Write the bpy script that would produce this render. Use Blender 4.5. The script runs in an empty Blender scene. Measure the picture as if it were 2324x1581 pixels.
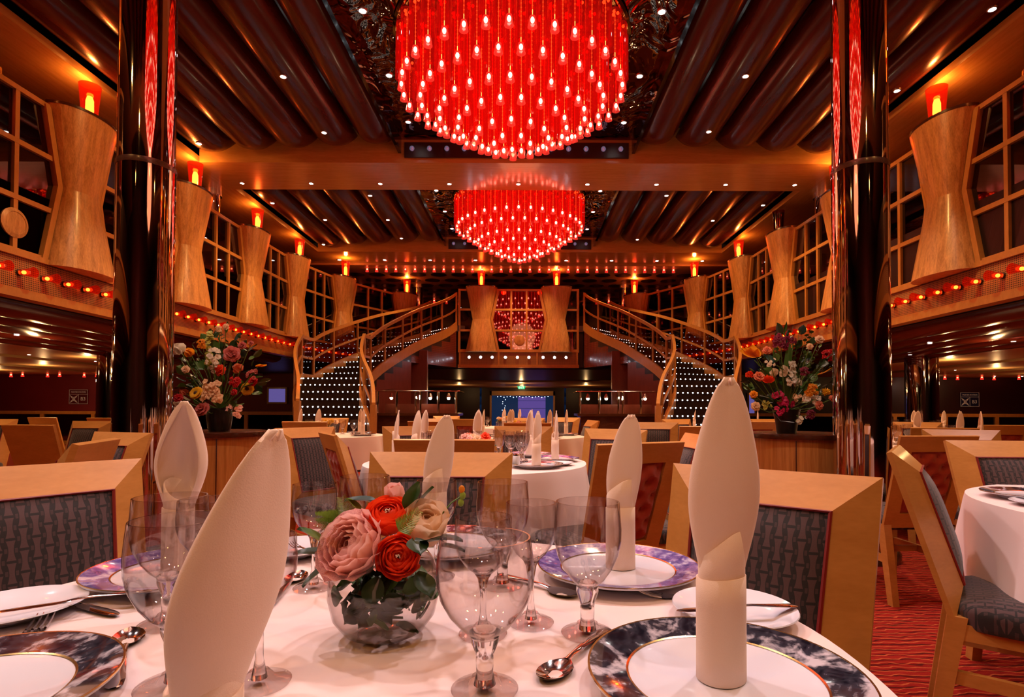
import bpy, bmesh, math, random
from mathutils import Vector, Matrix
R = math.radians
random.seed(7)
SC = bpy.context.scene
COL = SC.collection

# ---------------------------------------------------------------- camera
F_PX, CAM_Z = 1250.0, 1.07
PITCH, ROLL = R(1.1), R(0.18)
SHX, SHY = -31.0, 111.5            # principal point offset in pixels of a 2324 x 1581 frame
cd = bpy.data.cameras.new('camera'); cam = bpy.data.objects.new('camera', cd); COL.objects.link(cam)
cd.sensor_width = 36; cd.sensor_fit = 'HORIZONTAL'; cd.lens = F_PX / 2324 * 36
cd.shift_x = SHX / 2324; cd.shift_y = SHY / 2324; cd.clip_start = .02; cd.clip_end = 100
CM = Matrix.Rotation(R(90) + PITCH, 4, 'X') @ Matrix.Rotation(ROLL, 4, 'Z')
cam.matrix_world = Matrix.Translation((0, 0, CAM_Z)) @ CM
SC.camera = cam
def ray(px, py):
    d = Vector(((px - 1162 + SHX) / F_PX, -(py - 790.5 - SHY) / F_PX, -1))
    return CM.to_3x3() @ d
def at(px, py, Y):
    d = ray(px, py); return Vector((0, 0, CAM_Z)) + d * (Y / d.y)
def atz(px, py, z):
    d = ray(px, py); return Vector((0, 0, CAM_Z)) + d * ((z - CAM_Z) / d.z)

# ---------------------------------------------------------------- world, colour, exposure
w = bpy.data.worlds.new('world'); SC.world = w; w.use_nodes = True
w.node_tree.nodes['Background'].inputs[0].default_value = (.02, .008, .004, 1)
w.node_tree.nodes['Background'].inputs[1].default_value = .3
SC.view_settings.view_transform = 'Standard'; SC.view_settings.look = 'None'
SC.view_settings.gamma = 1; SC.view_settings.use_curve_mapping = False
SC.view_settings.exposure = 0.14
cy = SC.cycles
cy.max_bounces = 7; cy.diffuse_bounces = 3; cy.glossy_bounces = 3; cy.transmission_bounces = 6
cy.transparent_max_bounces = 24; cy.caustics_reflective = False; cy.caustics_refractive = False
cy.sample_clamp_indirect = 4.0; cy.blur_glossy = 0.5
AX = -.165                                   # centre line of the room
def mir(x): return 2 * AX - x
WARM, PINK, AMBER = (1, .56, .22), (1, .79, .79), (1, .47, .13)
def light_spot(loc, tgt, power, ang, col, size=.05, blend=.5):
    l = bpy.data.lights.new('spot_light', 'SPOT'); l.energy = power; l.color = col; l.spot_size = R(ang)
    l.spot_blend = blend; l.shadow_soft_size = size
    o = bpy.data.objects.new('spot_light', l); COL.objects.link(o); o.location = loc
    o.rotation_euler = (Vector(tgt) - Vector(loc)).to_track_quat('-Z', 'Y').to_euler(); return o
def light_point(loc, power, col, size=.06):
    l = bpy.data.lights.new('point_light', 'POINT'); l.energy = power; l.color = col; l.shadow_soft_size = size
    o = bpy.data.objects.new('point_light', l); COL.objects.link(o); o.location = loc; return o
# white spots added for unseen downlights that light the near tables, no fittings built
KEY = 270
for x, y, p in ((-2.3, 2.7, 1.0), (2.0, 2.7, 1.0), (-.2, 3.3, .75), (-4.6, 3.0, .6), (4.3, 3.0, .6)):
    light_spot((x, y, 5.1), (x * .35, y * .4 + .1, .7), KEY * p, 80, PINK, .07)
light_spot((.5, -.5, 5.1), (-.15, .75, .8), 75, 55, PINK, .07)  # unseen front fill, two spots added above the camera to brighten the flowers
light_spot((-1.3, -.6, 5.1), (-.3, .75, .8), 55, 55, PINK, .07)
# unseen amber fill added around the camera, then downlights of the tubes and beams
FILL = 105
for x, y in ((-2.4, -.8), (2.1, -.8), (-4.4, .8), (4.1, .8), (-3.4, -3.2), (3.1, -3.2)):
    light_spot((x, y, 5.1), (x * .8, y + 1.0, .6), FILL, 120, AMBER, .08)
for x, y in ((-3.6, 5.6), (3.3, 5.6), (-1.72, 7.1), (1.4, 7.1), (-3.4, 8.4), (3.1, 8.4)):
    light_spot((x, y, 5.02), (x, y - .3, 0), 230, 110, (1, .62, .36), .07)
for x in (-4.2, -1.7, 1.4, 3.9):
    light_spot((x, 9.94, 5.12), (x, 9.7, 0), 240, 120, WARM, .07)
for x in (-3.0, -.2, 2.6):
    light_spot((x, 15.1, 5.12), (x, 14.8, 0), 220, 125, WARM, .07)
# unseen amber spots added to brighten the balcony panels, no fittings among the tubes
for y in (2.0, 6.2, 8.0, 11.0, 13.0):
    for sx in (-1, 1):
        light_spot((AX + sx * 2.4, y, 5.2), (AX + sx * 5.5, y + .8, 3.4), 185, 80, AMBER, .08, 1)
for sx in (-1, 1): light_spot((AX + sx * 1.5, 2.4, 5.1), (AX + sx * 2.3, 4.5, 1.3), 260, 40, (1, .72, .55), .06, .8)  # unseen spots added to brighten the two bouquets
light_spot((-.8, 12.6, 5.2), (-1.0, 16.1, 3.5), 130, 60, AMBER, .08, 1)
light_spot((.5, 12.6, 5.2), (.7, 16.1, 3.5), 130, 60, AMBER, .08, 1)

# ---------------------------------------------------------------- node helper and materials
M = {}
class N:
    """tiny expression layer over Math nodes"""
    def __init__(s, nt, sock): s.nt, s.s = nt, sock
    def _op(s, op, *o):
        n = s.nt.nodes.new('ShaderNodeMath'); n.operation = op
        for i, v in enumerate((s,) + o):
            if isinstance(v, N): s.nt.links.new(v.s, n.inputs[i])
            else: n.inputs[i].default_value = v
        return N(s.nt, n.outputs[0])
    def __add__(s, o): return s._op('ADD', o)
    def __sub__(s, o): return s._op('SUBTRACT', o)
    def __mul__(s, o): return s._op('MULTIPLY', o)
    def __truediv__(s, o): return s._op('DIVIDE', o)
    def lt(s, o): return s._op('LESS_THAN', o)
    def gt(s, o): return s._op('GREATER_THAN', o)
    def floor(s): return s._op('FLOOR')
    def fract(s): return s._op('FRACT')
    def abs(s): return s._op('ABSOLUTE')
    def mod(s, o): return s._op('FLOORED_MODULO', o)
    def sin(s): return s._op('SINE')
    def max(s, o): return s._op('MAXIMUM', o)
    def min(s, o): return s._op('MINIMUM', o)
def newmat(name):
    m = bpy.data.materials.new(name); m.use_nodes = True; nt = m.node_tree
    b = nt.nodes['Principled BSDF']; M[name] = m
    return m, nt, b
def c4(c): return (*c[:3], 1)
def pm(name, col, rough=.5, metal=0, spec=.5, coat=0, emis=None, es=0, sheen=0, trans=0, ior=1.45, coatr=.05):
    m, nt, b = newmat(name); i = b.inputs
    i['Base Color'].default_value = c4(col); i['Roughness'].default_value = rough; i['Metallic'].default_value = metal
    i['Specular IOR Level'].default_value = spec; i['Coat Weight'].default_value = coat; i['Coat Roughness'].default_value = coatr
    i['Transmission Weight'].default_value = trans; i['IOR'].default_value = ior; i['Sheen Weight'].default_value = sheen
    if emis: i['Emission Color'].default_value = c4(emis); i['Emission Strength'].default_value = es
    return m
def coords(nt, scale=(1, 1, 1), rot=(0, 0, 0), kind='Object'):
    t = nt.nodes.new('ShaderNodeTexCoord'); mp = nt.nodes.new('ShaderNodeMapping')
    mp.inputs['Scale'].default_value = scale; mp.inputs['Rotation'].default_value = rot
    nt.links.new(t.outputs[kind], mp.inputs[0]); return mp.outputs[0]
def noise(nt, vec, scale, detail=4, dist=0, rough=.5):
    n = nt.nodes.new('ShaderNodeTexNoise'); nt.links.new(vec, n.inputs['Vector'])
    n.inputs['Scale'].default_value = scale; n.inputs['Detail'].default_value = detail
    n.inputs['Distortion'].default_value = dist; n.inputs['Roughness'].default_value = rough
    return n.outputs['Fac']
def ramp(nt, fac, stops):
    r = nt.nodes.new('ShaderNodeValToRGB'); el = r.color_ramp.elements
    while len(el) < len(stops): el.new(.5)
    for e, (p, c) in zip(el, stops): e.position = p; e.color = c4(c)
    nt.links.new(fac.s if isinstance(fac, N) else fac, r.inputs[0]); return r.outputs[0]
def bump(nt, b, h, strength=.3, dist=.01):
    n = nt.nodes.new('ShaderNodeBump'); n.inputs['Strength'].default_value = strength; n.inputs['Distance'].default_value = dist
    nt.links.new(h.s if isinstance(h, N) else h, n.inputs['Height']); nt.links.new(n.outputs[0], b.inputs['Normal'])
def wood(name, c1, c2, scale=(14, 14, 1.2), rough=.35, coat=.2, big=3.0, spec=.4, kind='Object'):
    m, nt, b = newmat(name)
    v = coords(nt, scale, kind=kind)
    f = N(nt, noise(nt, v, big, 6, .6)) * .6 + N(nt, noise(nt, v, big * 7, 3, .2)) * .4
    nt.links.new(ramp(nt, f, [(.34, c1), (.66, c2)]), b.inputs['Base Color'])
    b.inputs['Roughness'].default_value = rough; b.inputs['Coat Weight'].default_value = coat
    b.inputs['Coat Roughness'].default_value = .12; b.inputs['Specular IOR Level'].default_value = spec
    return m
wood('chair_wood', (.45, .195, .042), (.55, .25, .062), (3, 3, 9), .34, .25, 2.0)
wood('panel_wood', (.27, .11, .028), (.60, .29, .095), (11, 11, .9), .36, .12, 2.2)
wood('frame_wood', (.36, .145, .030), (.45, .19, .042), (8, 8, 3), .4, .1, 2.0)
wood('beam_wood', (.46, .235, .060), (.60, .33, .10), (.8, 9, 9), .22, .5, 2.2)
wood('soffit_wood', (.46, .235, .060), (.60, .33, .10), (9, .8, 9), .22, .5, 2.2)
wood('cabinet_wood', (.34, .13, .03), (.56, .27, .08), (22, 22, .8), .35, .2, 1.6)
wood('dark_wood', (.035, .010, .004), (.075, .022, .010), (3, 3, 9), .25, .4, 2.0)
wood('tube_wood', (.055, .0065, .0030), (.078, .010, .0045), (6, .6, 6), .27, .22, 1.5, .3)
wood('skirt_wood', (.12, .022, .012), (.17, .034, .018), (9, 9, 2), .35, .2, 2.0)
pm('mirror_column', (.60, .49, .46), .045, 1)
pm('chrome', (.78, .75, .74), .08, 1)
pm('silver_cap', (.85, .85, .9), .25, 1)
pm('cutlery_steel', (.82, .80, .80), .09, 1)
pm('gold', (.85, .55, .2), .2, 1)
pm('black', (.008, .006, .006), .3)
pm('black_gloss', (.006, .004, .005), .08, coat=.5)
pm('porcelain', (.78, .78, .88), .12, coat=.6)
def napkin_mat():
    m, nt, b = newmat('napkin_cloth'); v = coords(nt); b.inputs['Base Color'].default_value = (.86, .63, .48, 1); b.inputs['Roughness'].default_value = .85; b.inputs['Sheen Weight'].default_value = .3
    bump(nt, b, N(nt, noise(nt, v, 900, 2)) * .25 + N(nt, noise(nt, v, 22, 3, .5)), .22, .004)
napkin_mat()
pm('dark_ceiling', (.012, .004, .003), .35)
pm('cream_panel', (.62, .36, .16), .4)
pm('wall_red', (.16, .006, .010), .6)
pm('wall_maroon', (.030, .006, .006), .35)
pm('step_dark', (.020, .008, .006), .3, coat=.2)
pm('tuft_red', (.33, .028, .010), .55, sheen=.25)
pm('piping_red', (.20, .012, .010), .5)
pm('leg_wood', (.19, .055, .018), .35, coat=.2)
pm('green_leaf', (.055, .135, .022), .42)
pm('dark_leaf', (.018, .050, .016), .38)
pm('blue_leaf', (.020, .060, .055), .4)
pm('lime_leaf', (.28, .42, .05), .5)
pm('stem_green', (.10, .22, .04), .5)
pm('petal_orange', (.92, .075, .014), .5)
pm('petal_red', (.55, .012, .02), .5)
pm('petal_cream', (.92, .68, .46), .5)
pm('petal_white', (.85, .80, .70), .5)
pm('petal_salmon', (.85, .30, .18), .5)
pm('petal_yellow', (.85, .50, .02), .5)
pm('petal_gold', (.85, .36, .02), .5)
pm('petal_magenta', (.62, .02, .14), .5)
pm('petal_dusky', (.55, .14, .14), .5)
pm('petal_purple', (.25, .02, .07), .5)
pm('petal_lime', (.60, .62, .16), .5)
pm('stamen', (.9, .75, .6), .6)
pm('seed_dark', (.03, .012, .006), .7)
# emitters: light sources, plus the passage wall whose blue light is painted as glow
def em(name, col, s): return pm(name, (0, 0, 0), .5, emis=col, es=s)
em('white_led', (.85, .95, 1), 13); em('downlight', (1, .92, .85), 30); em('violet_bulb', (.75, .70, 1), 6)
em('bulb_hot', (1, .62, .25), 16); em('cup_bulb', (1, .80, .66), 15); em('bead_glow', (1, .27, .05), 5)
em('blue_screen', (.12, .07, .32), .75); em('painted_blue_glow', (.01, .03, .09), .5); em('exit_green', (0, .5, .16), 1.2)
em('buffet_bulb', (1, .8, .5), 30); em('blue_window', (.16, .12, .42), .6); em('fairy_light', (.7, .85, 1), 8); em('exit_white', (1, 1, 1), 1.5)
em('red_sign', (1, .02, .01), 2.0)
def tinted(name, tint, emis, es, fres=1.45, rough=.05, wall=False):
    m, nt, b = newmat(name); nt.nodes.remove(b)
    o = nt.nodes['Material Output']; t = nt.nodes.new('ShaderNodeBsdfTransparent'); t.inputs[0].default_value = c4(tint)
    g = nt.nodes.new('ShaderNodeBsdfGlossy'); g.inputs['Roughness'].default_value = rough
    ge = nt.nodes.new('ShaderNodeNewGeometry'); dp = nt.nodes.new('ShaderNodeVectorMath'); dp.operation = 'DOT_PRODUCT'
    nt.links.new(ge.outputs['Normal'], dp.inputs[0]); nt.links.new(ge.outputs['Incoming'], dp.inputs[1])
    f0 = ((fres - 1) / (fres + 1)) ** 2; q = N(nt, dp.outputs['Value']).abs() * -1.0 + 1.0   # Schlick, the same from both faces
    fr = q._op('POWER', 5.0) * (1 - f0) + f0
    mx = nt.nodes.new('ShaderNodeMixShader'); nt.links.new(fr.s, mx.inputs[0])
    if wall:      # light crosses more glass where the wall is seen edge-on
        k = N(nt, dp.outputs['Value']).abs().max(.10); cc = nt.nodes.new('ShaderNodeCombineColor')
        for i in range(3):
            pw = N(nt, (k * 0.0 + tint[i]).s)._op('POWER', (k * 0.0 + 1.0) / k); nt.links.new(pw.s, cc.inputs[i])
        nt.links.new(cc.outputs[0], t.inputs[0])
    nt.links.new(t.outputs[0], mx.inputs[1]); nt.links.new(g.outputs[0], mx.inputs[2]); out = mx.outputs[0]
    if es:
        e = nt.nodes.new('ShaderNodeEmission'); e.inputs[0].default_value = c4(emis); e.inputs[1].default_value = es
        ad = nt.nodes.new('ShaderNodeAddShader'); nt.links.new(out, ad.inputs[0]); nt.links.new(e.outputs[0], ad.inputs[1]); out = ad.outputs[0]
    nt.links.new(out, o.inputs[0]); return m
tinted('thin_glass', (.965, .955, .955), None, 0, 1.5, .02)
tinted('goblet_glass', (.955, .938, .935), None, 0, 1.75, .015, True); tinted('solid_glass', (.95, .93, .925), None, 0, 1.65, .015, True)
tinted('bowl_glass', (.955, .94, .935), None, 0, 1.55, .015, True)
tinted('rail_glass', (.42, .20, .16), None, 0, 1.5, .02)
tinted('dark_pane', (.16, .05, .03), None, 0, 2.3, .02)
tinted('red_tube', (.72, .06, .045), (1, .010, .005), .17, 1.75, .06)
tinted('red_shade_off', (.60, .10, .06), None, 0, 1.6, .08)
tinted('red_cup', (.97, .48, .42), (1, .06, .04), .28, 1.4, .2)
tinted('red_shade', (.93, .36, .16), (1, .030, .004), .17, 1.45, .08)
tinted('cone_shade', (.90, .30, .15), (1, .025, .004), .07, 1.45, .12)
pm('lens_glass', (.98, .96, .96), .01, trans=1, ior=1.46)
def mirror_black():
    m, nt, b = newmat('mirror_black'); i = b.inputs
    i['Base Color'].default_value = (.30, .20, .15, 1); i['Metallic'].default_value = 1; i['Roughness'].default_value = .03
    bump(nt, b, noise(nt, coords(nt, (1, .7, 1), kind='Object'), 2.6, 2, 1.4), .35, .12)
mirror_black()
def carpet():
    m, nt, b = newmat('carpet_red')
    v = coords(nt, (1, 1, 1))
    wv = nt.nodes.new('ShaderNodeTexWave'); wv.bands_direction = 'Y'; wv.inputs['Scale'].default_value = 6.6
    wv.inputs['Distortion'].default_value = 5.5; wv.inputs['Detail'].default_value = 2.0; wv.inputs['Detail Scale'].default_value = 1.1
    nt.links.new(v, wv.inputs[0])
    w2 = nt.nodes.new('ShaderNodeTexWave'); w2.bands_direction = 'Y'; w2.inputs['Scale'].default_value = 9.0
    w2.inputs['Distortion'].default_value = 7.0; w2.inputs['Detail'].default_value = 2; w2.inputs['Phase Offset'].default_value = 2
    nt.links.new(v, w2.inputs[0])
    a = ramp(nt, wv.outputs['Fac'], [(0, (.085, .006, .004)), (.08, (.085, .006, .004)), (.16, (.23, .010, .006)), (1, (.28, .014, .008))])
    mk = ramp(nt, w2.outputs['Fac'], [(.91, (0, 0, 0)), (.95, (1, 1, 1))])
    mx = nt.nodes.new('ShaderNodeMix'); mx.data_type = 'RGBA'; nt.links.new(mk, mx.inputs[0]); nt.links.new(a, mx.inputs[6])
    mx.inputs[7].default_value = (.46, .09, .028, 1); nt.links.new(mx.outputs[2], b.inputs['Base Color'])
    b.inputs['Roughness'].default_value = .95; b.inputs['Specular IOR Level'].default_value = .1
    bump(nt, b, noise(nt, v, 260, 2), .5, .004)
carpet()
def weave(name, axis):
    m, nt, b = newmat(name); v = coords(nt); s = nt.nodes.new('ShaderNodeSeparateXYZ'); nt.links.new(v, s.inputs[0])
    x, z = N(nt, s.outputs[0]), N(nt, s.outputs[axis])
    u = x / .0215; col = u.floor(); fu = (u.fract() - .5).abs()
    q = z / .046 + col.mod(2.0) * .5; fv = (q.fract() - .5).abs()
    bow = fu.lt(fv * fv * .85 + .20); gap = fv.gt(.44)
    cross = fu.gt(.28) * fv.lt(.10)
    mask = (bow - gap).max(0.0).max(cross * .55)
    nt.links.new(ramp(nt, mask * (N(nt, noise(nt, v, 300, 2)) * .5 + .75), [(0, (.008, .004, .005)), (1, (.072, .034, .036))]), b.inputs['Base Color'])
    b.inputs['Roughness'].default_value = .8; b.inputs['Sheen Weight'].default_value = .25
    bump(nt, b, mask, .6, .003)
weave('weave_back', 2); weave('weave_seat', 1)
def marble(name, dark, mid, light):
    m, nt, b = newmat(name); v = coords(nt, (1, 1, 1), kind='Object')
    f = N(nt, noise(nt, v, 13, 4, 2.2)) * .7 + N(nt, noise(nt, v, 55, 4, 1.2)) * .3
    nt.links.new(ramp(nt, f, [(.40, dark), (.50, mid), (.60, light)]), b.inputs['Base Color'])
    b.inputs['Roughness'].default_value = .08; b.inputs['Coat Weight'].default_value = .6
marble('marble_black', (.010, .010, .018), (.045, .045, .065), (.62, .58, .66))
marble('marble_painted_reflection', (.10, .075, .27), (.24, .17, .46), (.66, .60, .80))  # same black marbled rim, with a violet reflection painted into its colours
def grille():
    m, nt, b = newmat('grille'); v = coords(nt, kind='Object'); s = nt.nodes.new('ShaderNodeSeparateXYZ'); nt.links.new(v, s.inputs[0])
    hx = ((N(nt, s.outputs[0]) + N(nt, s.outputs[1])) / .022).fract() - .5; hz = (N(nt, s.outputs[2]) / .022).fract() - .5
    d = (hx * hx + hz * hz).lt(.10)
    nt.links.new(ramp(nt, d, [(0, (.34, .155, .045)), (1, (.02, .006, .003))]), b.inputs['Base Color']); b.inputs['Roughness'].default_value = .4
grille()
def mosaic():
    m, nt, b = newmat('mosaic'); v = coords(nt, kind='Object'); s = nt.nodes.new('ShaderNodeSeparateXYZ'); nt.links.new(v, s.inputs[0])
    a = ((N(nt, s.outputs[0]) + N(nt, s.outputs[1])) / .05).fract(); c = (N(nt, s.outputs[2]) / .05).fract()
    g = a.lt(.1).max(c.lt(.1))
    nt.links.new(ramp(nt, g, [(0, (.15, .028, .018)), (1, (.05, .009, .006))]), b.inputs['Base Color'])
    b.inputs['Roughness'].default_value = .18; b.inputs['Coat Weight'].default_value = .3
    bump(nt, b, noise(nt, v, 40, 1), .15, .01)
mosaic()
def cloth():
    m, nt, b = newmat('table_cloth'); v = coords(nt)
    b.inputs['Base Color'].default_value = (.86, .70, .68, 1); b.inputs['Roughness'].default_value = .8; b.inputs['Sheen Weight'].default_value = .2
    bump(nt, b, noise(nt, v, 5, 3, .3), .12, .02)
cloth()
def striped():
    m, nt, b = newmat('petal_striped'); v = coords(nt, (9, 9, 1.5))
    nt.links.new(ramp(nt, noise(nt, v, 9, 2, .4), [(.56, (.97, .60, .53)), (.61, (.50, .02, .12))]), b.inputs['Base Color'])
    b.inputs['Roughness'].default_value = .5
striped()
pm('petal_pink', (.97, .60, .53), .5)
def oval_ceiling():
    m, nt, b = newmat('tan_ceiling'); b.inputs['Base Color'].default_value = (.36, .19, .075, 1); b.inputs['Roughness'].default_value = .45
oval_ceiling()

for nm in ('bead_glow', 'white_led', 'fairy_light', 'cup_bulb', 'red_cup', 'red_tube', 'cone_shade', 'red_shade', 'bulb_hot', 'downlight', 'sign_cream'):
    if nm in M: M[nm].cycles.emission_sampling = 'NONE'     # tiny emitters: seen and bounced, not sampled as lamps
# petals let some light through
for nm in [k for k in M if k.startswith('petal_')]:
    nt = M[nm].node_tree; b = nt.nodes['Principled BSDF']; tr = nt.nodes.new('ShaderNodeBsdfTranslucent'); mx = nt.nodes.new('ShaderNodeMixShader')
    mx.inputs[0].default_value = .42; lk = b.inputs['Base Color'].links
    if lk: nt.links.new(lk[0].from_socket, tr.inputs[0])
    else: tr.inputs[0].default_value = b.inputs['Base Color'].default_value
    nt.links.new(b.outputs[0], mx.inputs[1]); nt.links.new(tr.outputs[0], mx.inputs[2]); nt.links.new(mx.outputs[0], nt.nodes['Material Output'].inputs[0])

# ---------------------------------------------------------------- mesh builder
class MB:
    def __init__(s): s.v, s.f = [], []
    def add(s, vs, fs, mat=None):
        o = len(s.v); s.v += [tuple(mat @ Vector(p)) if mat else tuple(p) for p in vs]; s.f += [tuple(i + o for i in f) for f in fs]; return s
    def hexa(s, p, mat=None):      # 8 points: bottom 4 then top 4
        return s.add(p, [(3, 2, 1, 0), (4, 5, 6, 7), (0, 1, 5, 4), (1, 2, 6, 5), (2, 3, 7, 6), (3, 0, 4, 7)], mat)
    def box(s, x0, x1, y0, y1, z0, z1, mat=None):
        return s.hexa([(x0, y0, z0), (x1, y0, z0), (x1, y1, z0), (x0, y1, z0), (x0, y0, z1), (x1, y0, z1), (x1, y1, z1), (x0, y1, z1)], mat)
    def bar(s, p, q, w, h, up=(0, 0, 1)):
        return s.sweep([p, q], w, h, up)
    def sweep(s, path, w, h, up=(0, 0, 1)):
        path = [Vector(p) for p in path]; up = Vector(up); rings = []
        for i, p in enumerate(path):
            t = (path[min(i + 1, len(path) - 1)] - path[max(i - 1, 0)]).normalized()
            sd = t.cross(up).normalized(); n = up if abs(t.dot(up)) < .92 and len(path) > 2 else sd.cross(t).normalized()
            rings += [p - sd * w / 2 - n * h / 2, p + sd * w / 2 - n * h / 2, p + sd * w / 2 + n * h / 2, p - sd * w / 2 + n * h / 2]
        fs = [(0, 1, 2, 3), tuple(len(rings) - 4 + k for k in (3, 2, 1, 0))]
        for i in range(len(path) - 1):
            for k in range(4):
                a, b = 4 * i + k, 4 * i + (k + 1) % 4; fs.append((b, a, a + 4, b + 4))
        return s.add(rings, fs)
    def tube(s, path, r, n=8, rs=None):
        path = [Vector(p) for p in path]; vs, fs = [], []; ref = None
        for i, p in enumerate(path):
            t = (path[min(i + 1, len(path) - 1)] - path[max(i - 1, 0)]).normalized()
            a = Vector((0, 0, 1)) if abs(t.z) < .9 else Vector((1, 0, 0))
            if ref is not None: a = ref
            e1 = (a - t * a.dot(t)).normalized(); ref = e1; e2 = t.cross(e1); rr = rs[i] if rs else r
            vs += [p + (e1 * math.cos(6.28319 * k / n) + e2 * math.sin(6.28319 * k / n)) * rr for k in range(n)]
        for i in range(len(path) - 1):
            for k in range(n):
                a, b = i * n + k, i * n + (k + 1) % n; fs.append((a, b, b + n, a + n))
        m = len(path) - 1; fs += [tuple(range(n - 1, -1, -1)), tuple(m * n + k for k in range(n))]
        return s.add(vs, fs)
    def lathe(s, prof, n=24, mat=None, cap=True, closed=False):
        vs, fs = [], []
        for r, z in prof: vs += [(r * math.cos(6.28319 * k / n), r * math.sin(6.28319 * k / n), z) for k in range(n)]
        m = len(prof)
        for i in range(m if closed else m - 1):
            j = (i + 1) % m
            for k in range(n): fs.append((i * n + k, i * n + (k + 1) % n, j * n + (k + 1) % n, j * n + k))
        if cap and not closed:
            fs += [tuple(range(n - 1, -1, -1)), tuple((m - 1) * n + k for k in range(n))]
        return s.add(vs, fs, mat)
    def grid(s, fn, nu, nv, closeu=False, mat=None):
        vs = [fn(i / (nu - (0 if closeu else 1)), j / (nv - 1)) for j in range(nv) for i in range(nu)]; fs = []
        for j in range(nv - 1):
            for i in range(nu if closeu else nu - 1):
                a, b = j * nu + i, j * nu + (i + 1) % nu; fs.append((a, b, b + nu, a + nu))
        return s.add(vs, fs, mat)
    def ball(s, c, r, n=8, m=5, sz=1, mat=None):
        return s.lathe([(max(r * math.sin(math.pi * i / m), r * .02), -r * sz * math.cos(math.pi * i / m)) for i in range(m + 1)], n, (mat or Matrix()) @ Matrix.Translation(c))
    def mesh(s, name, smooth=True, ang=35, fix=True):
        me = bpy.data.meshes.new(name); me.from_pydata(s.v, [], s.f)
        if fix:
            bm = bmesh.new(); bm.from_mesh(me); bmesh.ops.recalc_face_normals(bm, faces=bm.faces); bm.to_mesh(me); bm.free()
        if smooth:
            me.polygons.foreach_set('use_smooth', [True] * len(me.polygons))
            try: me.set_sharp_from_angle(angle=R(ang))
            except Exception: pass
        me.update(); return me
    def build(s, name, mat, parent=None, smooth=True, ang=35, fix=True):
        return put(name, s.mesh(name, smooth, ang, fix), mat, parent)
def put(name, me, mat, parent=None, loc=None, rot=None, sc=None):
    if mat and not me.materials: me.materials.append(M[mat])
    o = bpy.data.objects.new(name, me); COL.objects.link(o)
    if parent: o.parent = parent
    if loc is not None: o.location = loc
    if rot is not None: o.rotation_euler = rot
    if sc is not None: o.scale = sc if hasattr(sc, '__len__') else (sc, sc, sc)
    return o
def tag(o, label, cat=None, group=None, kind=None):
    o['label'] = label
    if cat: o['category'] = cat
    if group: o['group'] = group
    if kind: o['kind'] = kind
    return o
def thing(name, label, cat, loc=(0, 0, 0), rz=0, group=None, kind=None, sc=None, rot=None):
    o = bpy.data.objects.new(name, None); COL.objects.link(o); o.empty_display_size = .05
    o.location = loc; o.rotation_euler = rot or (0, 0, rz)
    if sc: o.scale = (sc, sc, sc)
    return tag(o, label, cat, group, kind)
KIDS = {}
def kids(o):
    return [c for c in o.children]
def dup(root, loc, rz, label, group=None, sc=None):
    r = root.copy(); COL.objects.link(r); r.location = loc; r.rotation_euler = (0, 0, rz); r['label'] = label
    if sc: r.scale = (sc, sc, sc)
    if group: r['group'] = group
    elif 'group' in r: del r['group']
    def rec(a, b):
        for ch in a.children:
            c = ch.copy(); COL.objects.link(c); c.parent = b; rec(ch, c)
    rec(root, r)
    return r
def interp(tab, k):
    if k <= tab[0][0]: return tab[0][1:]
    for a, b in zip(tab, tab[1:]):
        if k <= b[0]:
            t = (k - a[0]) / (b[0] - a[0]); return tuple(p + (q - p) * t for p, q in zip(a[1:], b[1:]))
    return tab[-1][1:]
def smooth_tab(tab, n=6):
    """Catmull-Rom through a (k, x, y, ...) table, returned as a denser table"""
    out = []
    for i in range(len(tab) - 1):
        p0, p1, p2, p3 = tab[max(i - 1, 0)], tab[i], tab[i + 1], tab[min(i + 2, len(tab) - 1)]
        for j in range(n):
            t = j / n; row = [p1[0] + (p2[0] - p1[0]) * t]
            for c in range(1, len(p1)):
                a, b, d, e = p0[c], p1[c], p2[c], p3[c]
                row.append(.5 * (2 * b + (d - a) * t + (2 * a - 5 * b + 4 * d - e) * t * t + (3 * b - a - 3 * d + e) * t ** 3))
            out.append(tuple(row))
    return out + [tab[-1]]

# ================================================================ the setting
def struct(name, mb, mat, label, smooth=False, **k):
    return tag(mb.build(name, mat, smooth=smooth, **k), label, None, None, 'structure')
ZF, ZW0, ZW1, ZSOF, ZUP = 2.25, 2.76, 4.53, 5.15, 3.48      # fascia bottom, windows, soffit, upper floor
XL = -5.55
struct('floor', MB().box(-19.2, 19, -5, 31, -.1, 0), 'carpet_red', 'red carpet with wavy dark and orange lines')
struct('wall_left', MB().box(-19.3, -19.2, -5, 20, 0, 2.4), 'wall_red', 'dark red side wall far under the balcony')
struct('wall_right', MB().box(19, 19.1, -5, 20, 0, 2.4), 'wall_red', 'dark maroon side wall under the opposite balcony')
struct('wall_back', MB().box(-19.2, 19, -5.1, -5, 0, 6), 'wall_maroon', 'dark wall at the end of the hall')
struct('wall_far', MB().box(-6.6, -1.95, 30, 30.15, 0, 2.4).box(1.6, 6.3, 30, 30.15, 0, 2.4).box(-1.95, 1.6, 30, 30.15, 1.98, 2.4), 'wall_maroon', 'dark maroon wall with the lit doorway beyond the stairs')
struct('wall_sign_left', MB().box(-19.2, -6.5, 19.5, 19.65, 0, 2.4).box(-6.6, -6.5, 19.5, 30, 0, 2.4), 'wall_red', 'deep red wall carrying a muster sign behind low divider')
struct('wall_sign_right', MB().box(6.2, 19, 19.5, 19.65, 0, 2.4).box(6.2, 6.3, 19.5, 30, 0, 2.4), 'wall_maroon', 'dark purple wall carrying a navy muster sign')
struct('wall_upper_left', MB().box(-9.6, -9.5, -5, 24, 3.4, 5.2), 'wall_maroon', 'dark wall behind balcony windows, above red wall')
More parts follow.
